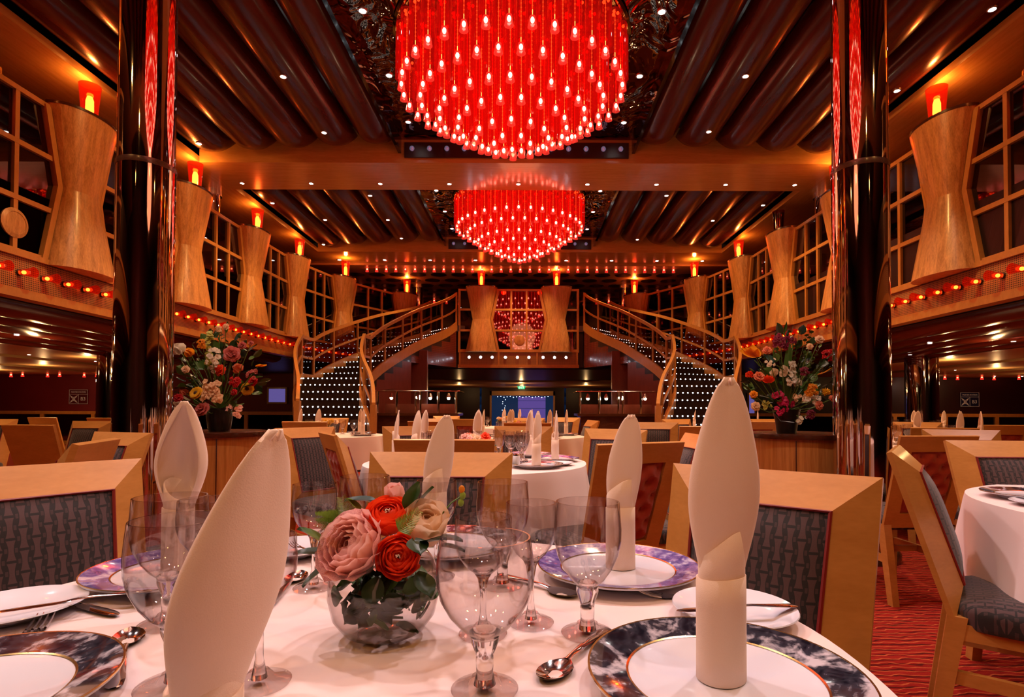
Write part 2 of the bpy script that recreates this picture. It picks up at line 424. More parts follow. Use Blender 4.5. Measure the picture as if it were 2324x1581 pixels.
struct('wall_upper_right', MB().box(9.2, 9.3, -5, 24, 3.4, 5.2), 'wall_maroon', 'dark wall behind balcony windows opposite')
struct('wall_upper_far', MB().box(-9.6, 9.3, 24, 24.1, 3.4, 5.2), 'wall_maroon', 'dark upper wall beyond the spotted ceiling')

# balcony line in plan: straight side, then an elliptical sweep toward the stairs
BAL = [(XL, -4.6 + i * .5) for i in range(34)]
BAL = [p for p in BAL if p[1] < 12.0] + [(AX - 5.385 * math.cos(a), 12.1 + 6.8 * math.sin(a)) for a in [R(i * 2.5) for i in range(0, 22)]]
CUM = [0]
for a, b in zip(BAL, BAL[1:]): CUM.append(CUM[-1] + math.dist(a, b))
def bal(s):
    for i in range(len(CUM) - 1):
        if s <= CUM[i + 1] or i == len(CUM) - 2:
            t = (s - CUM[i]) / (CUM[i + 1] - CUM[i]); a, b = Vector((*BAL[i], 0)), Vector((*BAL[i + 1], 0))
            return a + (b - a) * t, (b - a).normalized()
def near_s(x, y): return min((math.dist(p, (x, y)), c) for p, c in zip(BAL, CUM))[1]
def side_path(side): return [Vector((p[0] if side < 0 else mir(p[0]), p[1], 0)) for p in BAL]

edge = [(XL, -5)] + list(BAL) + [(-2.98, 17.45), (-2.03, 16.2), (-1.9, 16.2)]
ring = edge + [(mir(x), y) for x, y in reversed(edge)] + [(19, -5), (19, 31), (-19.2, 31), (-19.2, -5)]
mb = MB(); n = len(ring)
mb.add([(x, y, 2.28) for x, y in ring] + [(x, y, ZUP) for x, y in ring],
       [tuple(range(n)), tuple(range(2 * n - 1, n - 1, -1))] + [(i, (i + 1) % n, n + (i + 1) % n, n + i) for i in range(n)])
struct('floor_upper', mb, 'dark_ceiling', 'dark underside of the balcony deck')

# main ceiling: bays of long dark glossy tubes between wooden cross beams
ceil = tag(MB().box(-9.6, 9.3, -5, 15.6, 5.75, 5.85).build('ceiling', 'dark_ceiling', smooth=False), 'dark main ceiling with rows of long glossy tubes', None, None, 'structure')
struct('ceiling_soffit_left', MB().box(-9.6, -5.45, -5, 15.5, ZSOF, ZSOF + .1), 'soffit_wood', 'glossy wooden soffit above the balcony lamps by red wall')
struct('ceiling_soffit_right', MB().box(mir(-5.45), 9.3, -5, 15.5, ZSOF, ZSOF + .1), 'soffit_wood', 'glossy wooden soffit above the opposite balcony lamps')
BEAMS = ((-1.38, -.24), (3.86, 5.0), (9.1, 10.24), (14.34, 15.5))
for i, (y0, y1) in enumerate(BEAMS):
    struct('trim_%d' % (i + 1), MB().box(-5.45, mir(-5.45), y0, y1, ZSOF, 5.75), 'beam_wood',
           ('wooden ceiling beam behind the near tables', 'wooden ceiling beam over the mirrored columns', 'wide wooden ceiling beam between the two chandeliers', 'wide wooden ceiling beam beyond the far chandelier')[i])
WELL = (AX - 1.94, AX + 1.94)
TW = (5.285 - 1.94) / 5
def tube_mesh(y0, y1, zb):
    mb = MB(); L = y1 - y0; ys = [0, .05, .12, .25, .45] ; ys = ys + [L - y for y in reversed(ys)]; sc = [.25, .55, .78, .94, 1, 1, .94, .78, .55, .25]
    def fn(u, v):
        j = round(v * 9); a = math.pi * u; k = sc[j]
        return (-math.cos(a) * (TW / 2 - .035), y0 + ys[j], zb + .30 - .30 * k * math.sin(a) ** .75)
    mb.grid(fn, 15, 10); return mb.mesh('tube_panel', fix=False)
bays = ((-4.9, -1.4), (-.22, 3.84), (5.02, 9.08), (10.26, 14.32))
def zt_of(i): return 5.33 - .035 * i
for (y0, y1) in bays:
    for i in range(5):
        me = tube_mesh(y0, y1, zt_of(i)); xc = 1.94 + TW * (i + .5)
        for sg in (-1, 1): put('tube_panel', me, 'tube_wood', ceil, (AX + sg * xc, 0, 0))
# recessed black mirror wells
for i, (y0, y1) in enumerate(bays):
    well = tag(MB().box(WELL[0], WELL[1], y0, y1, 5.53, 5.56).build('ceiling_mirror_%d' % (i + 1), 'mirror_black', smooth=False),
        ('black mirror ceiling panel behind the near tables', 'black mirror ceiling panel over the near tables', 'rippled black mirror ceiling around the near chandelier', 'rippled black mirror ceiling around the far chandelier')[i], None, None, 'structure')
    for x in WELL: MB().box(x - .025, x + .025, y0, y1, 5.30, 5.56).build('edge_strip', 'black_gloss', well, smooth=False)
# far upper ceiling with round recesses
ov = tag(MB().box(-9.6, 9.3, 15.5, 24, 5.1, 5.2).build('ceiling_upper', 'tan_ceiling', smooth=False), 'tan upper ceiling dotted with dark round recesses', None, None, 'structure')
disc = MB().lathe([(.24, -.004), (.24, .006)], 20).mesh('recess', smooth=False)
for r in range(7):
    for c in range(-8, 9):
        put('recess', disc, 'dark_ceiling', ov, (AX + (c + (r % 2) * .5) * .62, 16.6 + r * .72, 5.098))
# lower side ceilings: tubes then cream panels, parallel to the balcony
for sg, nm in ((-1, 'left'), (1, 'right')):
    low = tag(MB().box(*sorted((AX + sg * 5.6, AX + sg * 9.0)), -4.9, 13.5, 2.262, 2.278).build('ceiling_low_%s' % nm, 'dark_ceiling', smooth=False),
              'low dark ceiling of glossy tubes under the balcony %s' % ('by red wall' if sg < 0 else 'by purple wall'), None, None, 'structure')
    for i in range(5):
        mb = MB(); mb.grid(lambda u, v: (-math.cos(math.pi * u) * .3, -4.8 + 18 * v, 2.265 - .13 * math.sin(math.pi * u)), 11, 2)
        put('tube_panel', mb.mesh('tube_panel', fix=False), 'tube_wood', low, (AX + sg * (6.0 + .66 * i), 0, 0))
    for a, b in ((9.1, 11.0), (11.6, 13.6), (14.2, 18.6)):
        MB().box(*sorted((AX + sg * a, AX + sg * b)), -4.9, 19.4, 2.20, 2.265).build('cream_panel', 'cream_panel', low, smooth=False)
tag(MB().box(-6.4, 6.1, 23.4, 29.9, 2.18, 2.27).build('ceiling_far', 'cream_panel', smooth=False), 'tan ceiling strip before the lit doorway', None, None, 'structure')
tag(MB().box(-3.4, 3.1, 16.6, 23.3, 2.24, 2.275).build('ceiling_landing', 'dark_ceiling', smooth=False), 'black mirror ceiling under the stair landing', None, None, 'structure')

# ---------------------------------------------------------------- balcony fascia, windows, hourglass panels, lamps
SN = {-1: 'by red wall', 1: 'by purple wall'}
for sg in (-1, 1):
    P3 = side_path(sg); nI = [p for p in P3 if p.y > -4]
    if True:
        fas = MB(); vs = []
        tr = MB()
        inn = Vector((-sg, 0, 0))
        pts = nI
        root = tag(MB().sweep([p + Vector((0, 0, ZF + .05)) for p in pts], .16, .10).build('trim_%d' % (6 + (sg > 0)), 'frame_wood', smooth=False),
                   'long balcony fascia with wooden band and perforated grille ' + SN[sg], None, None, 'structure')
        MB().sweep([p + Vector((0, 0, ZF + .30)) for p in pts], .06, .42).build('grille_band', 'grille', root, smooth=False)
        MB().sweep([p + Vector((0, 0, ZW0 - .03)) for p in pts], .13, .06).build('sill', 'frame_wood', root, smooth=False)
def hour_mesh():
    mb = MB()
    prof = [(2.70, .46), (3.66, .265), (4.60, .46)]
    rows = [(2.70, .46), (3.0, .399), (3.33, .332), (3.655, .266), (3.665, .266), (4.0, .334), (4.3, .397), (4.60, .46)]
    n = 18; vs, fs = [], []
    for z, h in rows:
        d = .34 * h / .46
        vs += [(-h * math.cos(math.pi * k / n), d * math.sin(math.pi * k / n) ** .8, z) for k in range(n + 1)]
    for j in range(len(rows) - 1):
        for k in range(n): a = j * (n + 1) + k; fs.append((a, a + 1, a + n + 2, a + n + 1))
    m = len(rows) - 1
    fs += [tuple(range(n, -1, -1)), tuple(m * (n + 1) + k for k in range(n + 1))]
    fs += [(j * (n + 1), (j + 1) * (n + 1), (j + 1) * (n + 1) + n, j * (n + 1) + n) for j in range(m)]
    return mb.add(vs, fs).mesh('hourglass', ang=14)
HG = hour_mesh()
HEDGE = MB().grid(lambda u, v: (-.465 * math.cos(math.pi * u), .345 * math.sin(math.pi * u) ** .8, 4.585 + .03 * v), 19, 2).mesh('edge_band')
def lamp_meshes():
    sh = MB().lathe([(.083, .014), (.118, .43), (.114, .43), (.079, .016)], 20, closed=True).mesh('shade')
    core = MB().lathe([(.006, .03), (.036, .05), (.044, .12), (.042, .24), (.028, .29), (.004, .30)], 12).mesh('bulb')
    base = MB().lathe([(.088, 0), (.088, .014)], 20).mesh('base')
    return sh, core, base
LSH, LCO, LBA = lamp_meshes(); LSH2, LCO2 = LSH.copy(), LCO.copy()
def hourglass(p, rz, where, lamp=True, lit=True):
    h = thing('hourglass_panel', 'wooden hourglass shaped balcony panel ' + where, 'panel', (p[0], p[1], 0), rz)
    put('hourglass_body', HG, 'panel_wood', h); put('edge_band', HEDGE, 'dark_wood', h)
    d = Vector((-math.sin(rz), math.cos(rz), 0)) * .14
    l = thing('torch_lamp', ('glowing red' if lit else 'unlit dark red') + ' cup lamp on hourglass panel ' + where, 'lamp', (p[0] + d.x, p[1] + d.y, 4.616), 0)
    put('shade', LSH if lit else LSH2, 'red_shade' if lit else 'red_shade_off', l); put('bulb', LCO if lit else LCO2, 'bulb_hot' if lit else 'porcelain', l); put('base', LBA, 'dark_wood', l)
    if not lit: return
    light_point((p[0] + d.x, p[1] + d.y, 5.035), 15, (1, .33, .06), .04)
def bay(p, q, sg, i, where, cols=3, disc_at=None):
    """window between two hourglass centres p and q; +y of the local frame looks into the room"""
    p, q = Vector(p), Vector(q); L = (q - p).length; m = (p + q) / 2; rz = math.atan2(q.y - p.y, q.x - p.x)
    w = thing('window_%d' % i, 'gridded balcony window with dark panes ' + where, None, (m.x, m.y, 0), rz, None, 'structure')
    e0, e1 = -L / 2 + .42, L / 2 - .42
    zs = (ZW0, 3.34, 3.95, ZW1); xs = [-L / 2 + .2] + [e0 + (e1 - e0) * k / cols for k in range(1, cols)] + [L / 2 - .2]
    for z in zs: MB().box(-L / 2 + .12, L / 2 - .12, -.03, .04, z - .028, z + .028).build('rail', 'frame_wood', w, smooth=False)
    for x in xs[1:-1]: MB().box(x - .026, x + .026, -.028, .036, ZW0, ZW1).build('mullion', 'frame_wood', w, smooth=False)
    for s in (-1, 1):
        for z0, z1, h0, h1 in ((ZW0, 3.66, .46, .275), (3.66, ZW1, .275, .46)):
            a, b = s * (L / 2 - h0 - .03), s * (L / 2 - h1 - .03)
            MB().hexa([(a - .035, -.03, z0), (a + .035, -.03, z0), (a + .035, .06, z0), (a - .035, .06, z0),
                       (b - .035, -.03, z1), (b + .035, -.03, z1), (b + .035, .06, z1), (b - .035, .06, z1)]).build('side_frame', 'frame_wood', w, smooth=False)
    for a, b in zip(xs, xs[1:]):
        for c, d in zip(zs, zs[1:]):
            MB().box(a, b, -.008, .0, c, d).build('pane', 'dark_pane', w, smooth=False)
    if disc_at is not None:
        dd = tag(MB().lathe([(.155, 0), (.16, .02), (.12, .035), (.118, .03), (.02, .045)], 28, Matrix.Translation((disc_at, .02, 3.05)) @ Matrix.Rotation(R(-90), 4, 'X')).build('roundel', 'panel_wood', w), 'round wooden disc')
    return w
def rz_out(t, sg):
    return math.atan2(-t.y * -sg, -t.x * -sg) if False else 0
HPOS = [(XL, 2.55), (XL, 4.65), (XL, 6.75), (XL, 8.93), (XL, 11.02), (XL, 13.1), (-5.06, 15.0), (-3.82, 17.0)]
ORD = ['nearest, out by the edge', 'before the mirrored column', 'beside the mirrored column', 'just past the mirrored column', 'second past the column', 'third past the column', 'on the bend', 'last before the stairs']
for sg in (-1, 1):
    pts = []
    for (x, y) in HPOS:
        s = near_s(x, y) if y > 12.2 else y + 4.6
        p, t = bal(s); pts.append(((p.x if sg < 0 else mir(p.x)), p.y, t if sg < 0 else Vector((-t.x, t.y, 0))))
    for k, (x, y, t) in enumerate(pts):
        if k == 0: continue
        # inward normal: for the left side tangent runs +y, the room lies to +x
        nrm = Vector((t.y, -t.x, 0)) if sg < 0 else Vector((-t.y, t.x, 0))
        rz = math.atan2(nrm.y, nrm.x) - math.pi / 2
        hourglass((x, y), rz, ORD[k] + ' ' + SN[sg], True, not (sg > 0 and k == 4))
        a, b = pts[k - 1], pts[k]
        if sg > 0: a, b = a, b
        pa, pb = (a[0], a[1], 0), (b[0], b[1], 0)
        if sg < 0: pa, pb = pb, pa        # so that local +y looks into the room
        bay(pa, pb, sg, k + (0 if sg < 0 else 8), 'before the hourglass panel ' + ORD[k] + ' ' + SN[sg], 3, (-.2 if k == 2 else None))
    # cone lights on the fascia
    s = 9.4
    csh = MB().lathe([(.030, 0), (.036, .05), (.058, .15), (.055, .15), (.033, .05), (.027, .003)], 14, Matrix.Rotation(R(-90), 4, 'X'), closed=True).mesh('shade') if sg < 0 else csh
    cbu = MB().ball((0, .035, 0), .022, 8, 5).mesh('bulb') if sg < 0 else cbu
    cba = MB().lathe([(.036, -.02), (.036, .004)], 14, Matrix.Rotation(R(-90), 4, 'X')).mesh('socket') if sg < 0 else cba
    while s < CUM[-1] - .3:
        p, t = bal(s); x = p.x if sg < 0 else mir(p.x); tt = t if sg < 0 else Vector((-t.x, t.y, 0))
        nrm = Vector((tt.y, -tt.x, 0)) if sg < 0 else Vector((-tt.y, tt.x, 0)); rz = math.atan2(nrm.y, nrm.x) - math.pi / 2
        nk = min(range(1, 8), key=lambda q: abs(HPOS[q][1] - p.y) + abs(HPOS[q][0] - p.x))
        l = thing('cone_light', 'red cone light on fascia below hourglass panel ' + ORD[nk] + ' ' + SN[sg], 'light', (x + nrm.x * .05, p.y + nrm.y * .05, 2.53), rz, 'cone lights below panel ' + ORD[nk] + ' ' + SN[sg])
        put('shade', csh, 'cone_shade', l); put('bulb', cbu, 'bulb_hot', l); put('socket', cba, 'dark_wood', l)
        s += .292
# slim chrome posts and capped columns standing behind the windows
def post(x, y, z0, z1, r, label, cap=False):
    t = thing('chrome_column', label, 'column', (x, y, z0))
    MB().lathe([(r, 0), (r, z1 - z0)], 24).build('shaft', 'mirror_column', t)
    if cap: MB().lathe([(r * 1.15, z1 - z0 - .10), (r * 1.15, z1 - z0)], 24).build('cap', 'silver_cap', t)
for sg in (-1, 1):
    f = (lambda x: x) if sg < 0 else mir
    post(f(-5.95), 10.3, ZUP, ZSOF, .17, 'mirrored upper column with silver cap behind balcony window ' + SN[sg], True)
    post(f(-5.9), 6.0, ZUP, 4.82, .09, 'short chrome post behind the near balcony window ' + SN[sg])
    post(f(-5.85), 11.5, ZUP, 4.78, .08, 'short chrome post by the capped column ' + SN[sg])
    post(f(-3.55), 18.0, ZUP, 5.1, .17, 'mirrored column with silver cap beyond the stairs ' + SN[sg], True)
    post(f(-8.6), 11.5, 0, 2.27, .3, 'wide mirrored column standing under the balcony ' + SN[sg])
# centre balcony panel over the landing
CY = 16.1
for x, nm in ((-1.30, 'nearer the red wall'), (.89, 'nearer the purple wall')):
    hourglass((x, CY), math.pi, 'on the centre landing ' + nm)
w = bay((.89, CY, 0), (-1.30, CY, 0), 1, 17, 'in the middle of the centre landing', 3, -.02)
sw = thing('window_18', 'narrow gridded end windows of the centre landing', None, (0, CY, 0), 0, None, 'structure')
for a, b in ((-1.95, -1.5), (1.09, 1.52)):
    for z in (ZW0, 3.34, 3.95, ZW1): MB().box(a, b, -.04, .03, z - .028, z + .028).build('rail', 'frame_wood', sw, smooth=False)
    o = a if a < 0 else b
    MB().box(o - .03, o + .03, -.05, .04, ZW0 - .03, ZW1 + .03).build('end_post', 'frame_wood', sw, smooth=False)
    for c, d in ((ZW0, 3.34), (3.34, 3.95), (3.95, ZW1)): MB().box(a, b, 0, .008, c, d).build('pane', 'dark_pane', sw, smooth=False)
fz = tag(MB().box(-1.98, 1.55, CY - .06, CY + .1, ZF, ZF + .09).build('trim_8', 'frame_wood', smooth=False), 'wooden fascia of the centre landing with grille panels', None, None, 'structure')
MB().box(-1.95, 1.52, CY - .02, CY + .05, ZF + .09, ZW0).build('grille_band', 'grille', fz, smooth=False)
for x in (-1.93, -.79, .33, 1.5): MB().box(x - .025, x + .025, CY - .05, CY + .05, ZF + .05, ZW0).build('divider', 'frame_wood', fz, smooth=False)
MB().box(-1.98, 1.55, CY - .06, CY + .1, ZW0 - .06, ZW0).build('sill', 'frame_wood', fz, smooth=False)
bs = MB().lathe([(.03, 0), (.045, .06), (.04, .06), (.026, .005)], 12, Matrix.Rotation(R(90), 4, 'X'), closed=True).mesh('shade')
bb = MB().ball((0, -.045, 0), .032, 8, 5).mesh('bulb')
em('white_bulb', (.85, .9, 1), 22)
for px in (1065, 1091, 1117, 1147, 1174, 1200, 1232, 1258, 1284):
    l = thing('fascia_bulb', 'bright white bulb on the grille under the centre landing', 'light', ((px - 1193) / F_PX * CY, CY - .02, 2.55), 0, 'white bulbs under the centre landing')
    put('shade', bs, 'chrome', l); put('bulb', bb, 'white_bulb', l)

# bulbs along the beams at the end of each mirror well
vb = MB().ball((0, -.05, 0), .042, 10, 6).mesh('bulb'); vs_ = MB().lathe([(.03, 0), (.03, .03)], 10, Matrix.Rotation(R(90), 4, 'X')).mesh('socket')
for y0, em_, nm in ((9.08, 'violet_glass', 'pale violet bulb on the strip before the near beam'), (14.32, 'white_bulb', 'bright bulb on the strip before the far beam')):
    if em_ == 'violet_glass': pm('violet_glass', (.30, .2, .42), .08, .7, emis=(.7, .6, 1), es=.12)
    st = tag(MB().box(AX - 1.86, AX + 1.86, y0 - .03, y0, 5.22, 5.47).build('trim_%d' % (9 + (y0 > 10)), 'wall_maroon', smooth=False), 'dark bulb strip on the beam ' + ('behind near chandelier' if y0 < 10 else 'behind far chandelier'), None, None, 'structure')
    for k in range(13):
        if y0 > 10 and 2 <= k <= 10: pass
        l = thing('strip_bulb', nm, 'bulb', (AX + (k - 6) * .287, y0 - .03, 5.345), 0, nm.replace('bulb', 'bulbs', 1))
        put('bulb', vb, em_ if (y0 < 10 or k in (0, 1, 11, 12)) else 'violet_glass', l) if False else None
        o = bpy.data.objects.new('bulb', (vb if em_ == 'violet_glass' or not (k in (0, 1, 11, 12)) else (VB2 if 'VB2' in globals() else globals().setdefault('VB2', vb.copy()))))
        COL.objects.link(o); o.parent = l
        if not o.data.materials: o.data.materials.append(M['violet_glass'] if o.data is vb else M['white_bulb'])
        put('socket', vs_, 'chrome', l)

# downlight fittings
dl = MB().lathe([(.034, -.004), (.034, .004)], 14).mesh('lens', smooth=False); dr = MB().lathe([(.034, -.008), (.048, -.006), (.048, .004), (.034, .004)], 14, closed=True).mesh('ring')
def downlight(p, label, group, s=1.0):
    l = thing('downlight', label, 'downlight', p, 0, group, None, s)
    put('lens', dl, 'downlight', l); put('ring', dr, 'silver_cap', l)
for k in range(-4, 5):
    downlight((AX + .02 + k * 1.256, 9.94, ZSOF - .004), 'white downlight in the beam between the chandeliers', 'downlights in the middle beam')
    downlight((AX + .02 + k * 1.25, 15.1, ZSOF - .004), 'white downlight in the beam past the far chandelier', 'downlights in the far beam', 1.3)
for px, py in ((641, 173), (735, 300), (427, 325), (1691, 172), (1608, 298), (273, 202), (2068, 205), (2288, 20), (840, 443), (602, 460), (718, 554), (880, 498), (1510, 443), (1630, 500), (1755, 465), (1440, 543), (725, 498), (910, 540)):
    p = atz(px, py, 5.24); i = int(min(4, max(0, (abs(p.x - AX) - 1.94) // TW))); p = atz(px, py, zt_of(i) + .0)
    sg = 1 if p.x > AX else -1; p.x = AX + sg * (1.94 + TW * (i + .5)); p.z = zt_of(i) - .002
    q = ('near' if p.y < 9.1 else 'far') + ' chandelier ' + SN[sg]; downlight(p, 'white downlight in the dark ceiling tubes beside the ' + q, 'tube downlights beside ' + q, 1.0)
for y in (6.1, 7.3, 8.5, 11.2, 12.4, 13.6):
    for sg in (-1, 1):
        downlight((AX + sg * 1.68, y, 5.527), 'white downlight at the rim of the black mirror ceiling', 'downlights around the chandeliers', 1.1)
        if y in (7.3, 12.4): light_spot((AX + sg * 1.68, y, 5.5), (AX + sg * 1.68, y, 0), 60, 100, (1, .9, .85), .05)
# under-balcony downlights
for px, py in ((38, 750), (217, 820), (66, 805), (2057, 752), (2110, 770), (2300, 765), (2065, 797), (2168, 840), (2195, 858), (2225, 860), (595, 868), (1110, 765)):
    p = atz(px, py, 2.19)
    if p.y > 0 and abs(p.x) > 5.8: downlight((p.x, min(p.y, 18.5), 2.13 if abs(p.x) < 9 else 2.195), 'small white downlight under the balcony', 'downlights under the balcony', .9)
for sg in (-1, 1):
    for d, y in ((7.2, 6.0), (7.2, 11.0), (11, 9), (11, 14), (15, 12), (15, 17)):
        light_spot((AX + sg * d, y, 2.12), (AX + sg * d, y, 0), 120, 155, WARM, .06, 1)
    light_spot((AX + sg * 13.8, 18.2, 2.1), (AX + sg * 14.2, 19.5, 1.2), 26, 120, (1, .6, .5), .06, 1)  # spot added to brighten each sign wall, no fitting
for sg in (-1, 1):
    for d, y in ((7.0, 4.5), (7.4, 8.5), (9.6, 6.5), (9.8, 12.5), (12.5, 10.5), (13.0, 15.0), (16.0, 16.8)): light_point((AX + sg * d, y, 1.96), 16, WARM, .05)  # bare points added to brighten the low side ceilings, no fittings
for x, y in ((-3.2, 26.5), (2.9, 26.5), (-.2, 24.5), (-.2, 28.6)): light_point((x, y, 1.95), 16, WARM, .05)  # bare points added to brighten the dark hall before the doorway
for x in (-2, 1.7): light_spot((x, 20, 2.2), (x, 20, 0), 30, 150, WARM, .06, 1)

# hanging red cups beyond the far beam
rc = MB().lathe([(.03, 0), (.05, -.13), (.046, -.13), (.026, -.004)], 12, closed=True).mesh('shade'); rb = MB().ball((0, 0, -.05), .022, 8, 5).mesh('bulb')
def redcup(p, label, group):
    l = thing('red_cup_light', label, 'light', p, 0, group); put('shade', rc, 'red_cup', l); put('bulb', rb, 'bulb_hot', l)
for k in range(-16, 17): redcup((AX + k * .275, 15.75, 5.1), 'tiny red cup light in the straight row before the spotted ceiling', 'straight row of red cup lights')
for k in range(-14, 15):
    a = R(90 + k * 4.2); redcup((AX + 6.6 * math.cos(a), 14.6 + 6.6 * math.sin(a), 5.1), 'tiny red cup light in the curved row beyond the stairs', 'curved row of red cup lights')
for sg in (-1, 1):
    for k in range(11): redcup((AX + sg * (11.7 + k * .62), 18.4 + .25 * (k % 2), 2.2), 'small red cup light hanging before the wall ' + SN[sg], 'red cups before the wall ' + SN[sg])

# ---------------------------------------------------------------- mirrored main columns
for x, nm in ((-2.78, 'by the tall bouquet with sunflowers'), (2.44, 'by the tall bouquet with paradise flowers')):
    t = thing('mirror_column', 'tall mirrored round column ' + nm, 'column', (x, 4.0, 0))
    MB().lathe([(.185, .06), (.185, 2.80)], 48).build('lower_shaft', 'mirror_column', t)
    MB().lathe([(.180, 2.83), (.180, ZSOF)], 48).build('upper_shaft', 'mirror_column', t)
    MB().lathe([(.187, 2.795), (.189, 2.815), (.187, 2.835)], 48).build('joint_ring', 'dark_wood', t)
    MB().lathe([(.235, 0), (.235, .055), (.215, .085), (.18, .085)], 48).build('base', 'dark_wood', t)

# ---------------------------------------------------------------- chandeliers
def chandelier(loc, label):
    c = thing('chandelier', label, 'chandelier', loc)
    MB().lathe([(1.40, 0), (1.43, .015), (1.40, .03), (1.37, .015)], 64, closed=True).build('hoop', 'black_gloss', c)
    MB().lathe([(1.36, .02), (1.36, .05)], 48).build('mount_plate', 'black_gloss', c)
    lens = {}
    cup = MB().lathe([(.030, -.02), (.048, -.125), (.044, -.125), (.026, -.022)], 12, closed=True).mesh('cup')
    cup.materials.append(M['red_cup'])
    for ringi in range(7):
        r = ringi * .2215; n = max(1, 6 * ringi)
        zb = -1.34 + .67 * (r / 1.33) ** 1.4
        L = -zb - .14 - .02 * (ringi % 2)
        top = .0 if ringi < 6 else 0
        if ringi not in lens:
            t0 = -max(0, .0)
            tm = MB().lathe([(.071, t0 - .02), (.071, -L)], 18, cap=False).mesh('pendant_tube', fix=False)
            b2 = MB()
            for k in range(int((L - .1) / .045)): b2.ball((0, 0, -.08 - k * .045), .0075, 6, 3)
            for k in range(3): b2.ball((.03 * math.cos(k * 2.094), .03 * math.sin(k * 2.094), -.045), .018, 6, 4)
            b2.tube([(0, 0, 0), (0, 0, -L)], .003, 4); nb = len(b2.f); b2.ball((0, 0, -L - .055), .021, 8, 5, 1.5)
            bm_ = b2.mesh('light_strand'); lens[ringi] = (tm, bm_)
            tm.materials.append(M['red_tube']); bm_.materials.append(M['bead_glow']); bm_.materials.append(M['cup_bulb']); bm_.polygons.foreach_set('material_index', [0] * nb + [1] * (len(bm_.polygons) - nb))
        tm, bm_ = lens[ringi]
        for k in range(n):
            a = 6.28319 * k / n + 1.570796 * (ringi % 2 == 9)
            p = put('pendant_tube', tm, None, c, (r * math.cos(a), r * math.sin(a), .0))
            put('light_strand', bm_, None, p); put('cup', cup, None, p, (0, 0, -L))
    light_point((loc[0], loc[1], loc[2] - 1.75), 20, (1, .30, .14), .5)
chandelier((AX - .01, 6.68, 5.49), 'large domed chandelier of glowing red tubes above the near tables')
chandelier((AX, 1.44, 5.49), 'overhead domed chandelier of red tubes, seen only mirrored in the columns')
chandelier((AX + .02, 11.75, 5.49), 'farther domed chandelier of glowing red tubes before the landing')

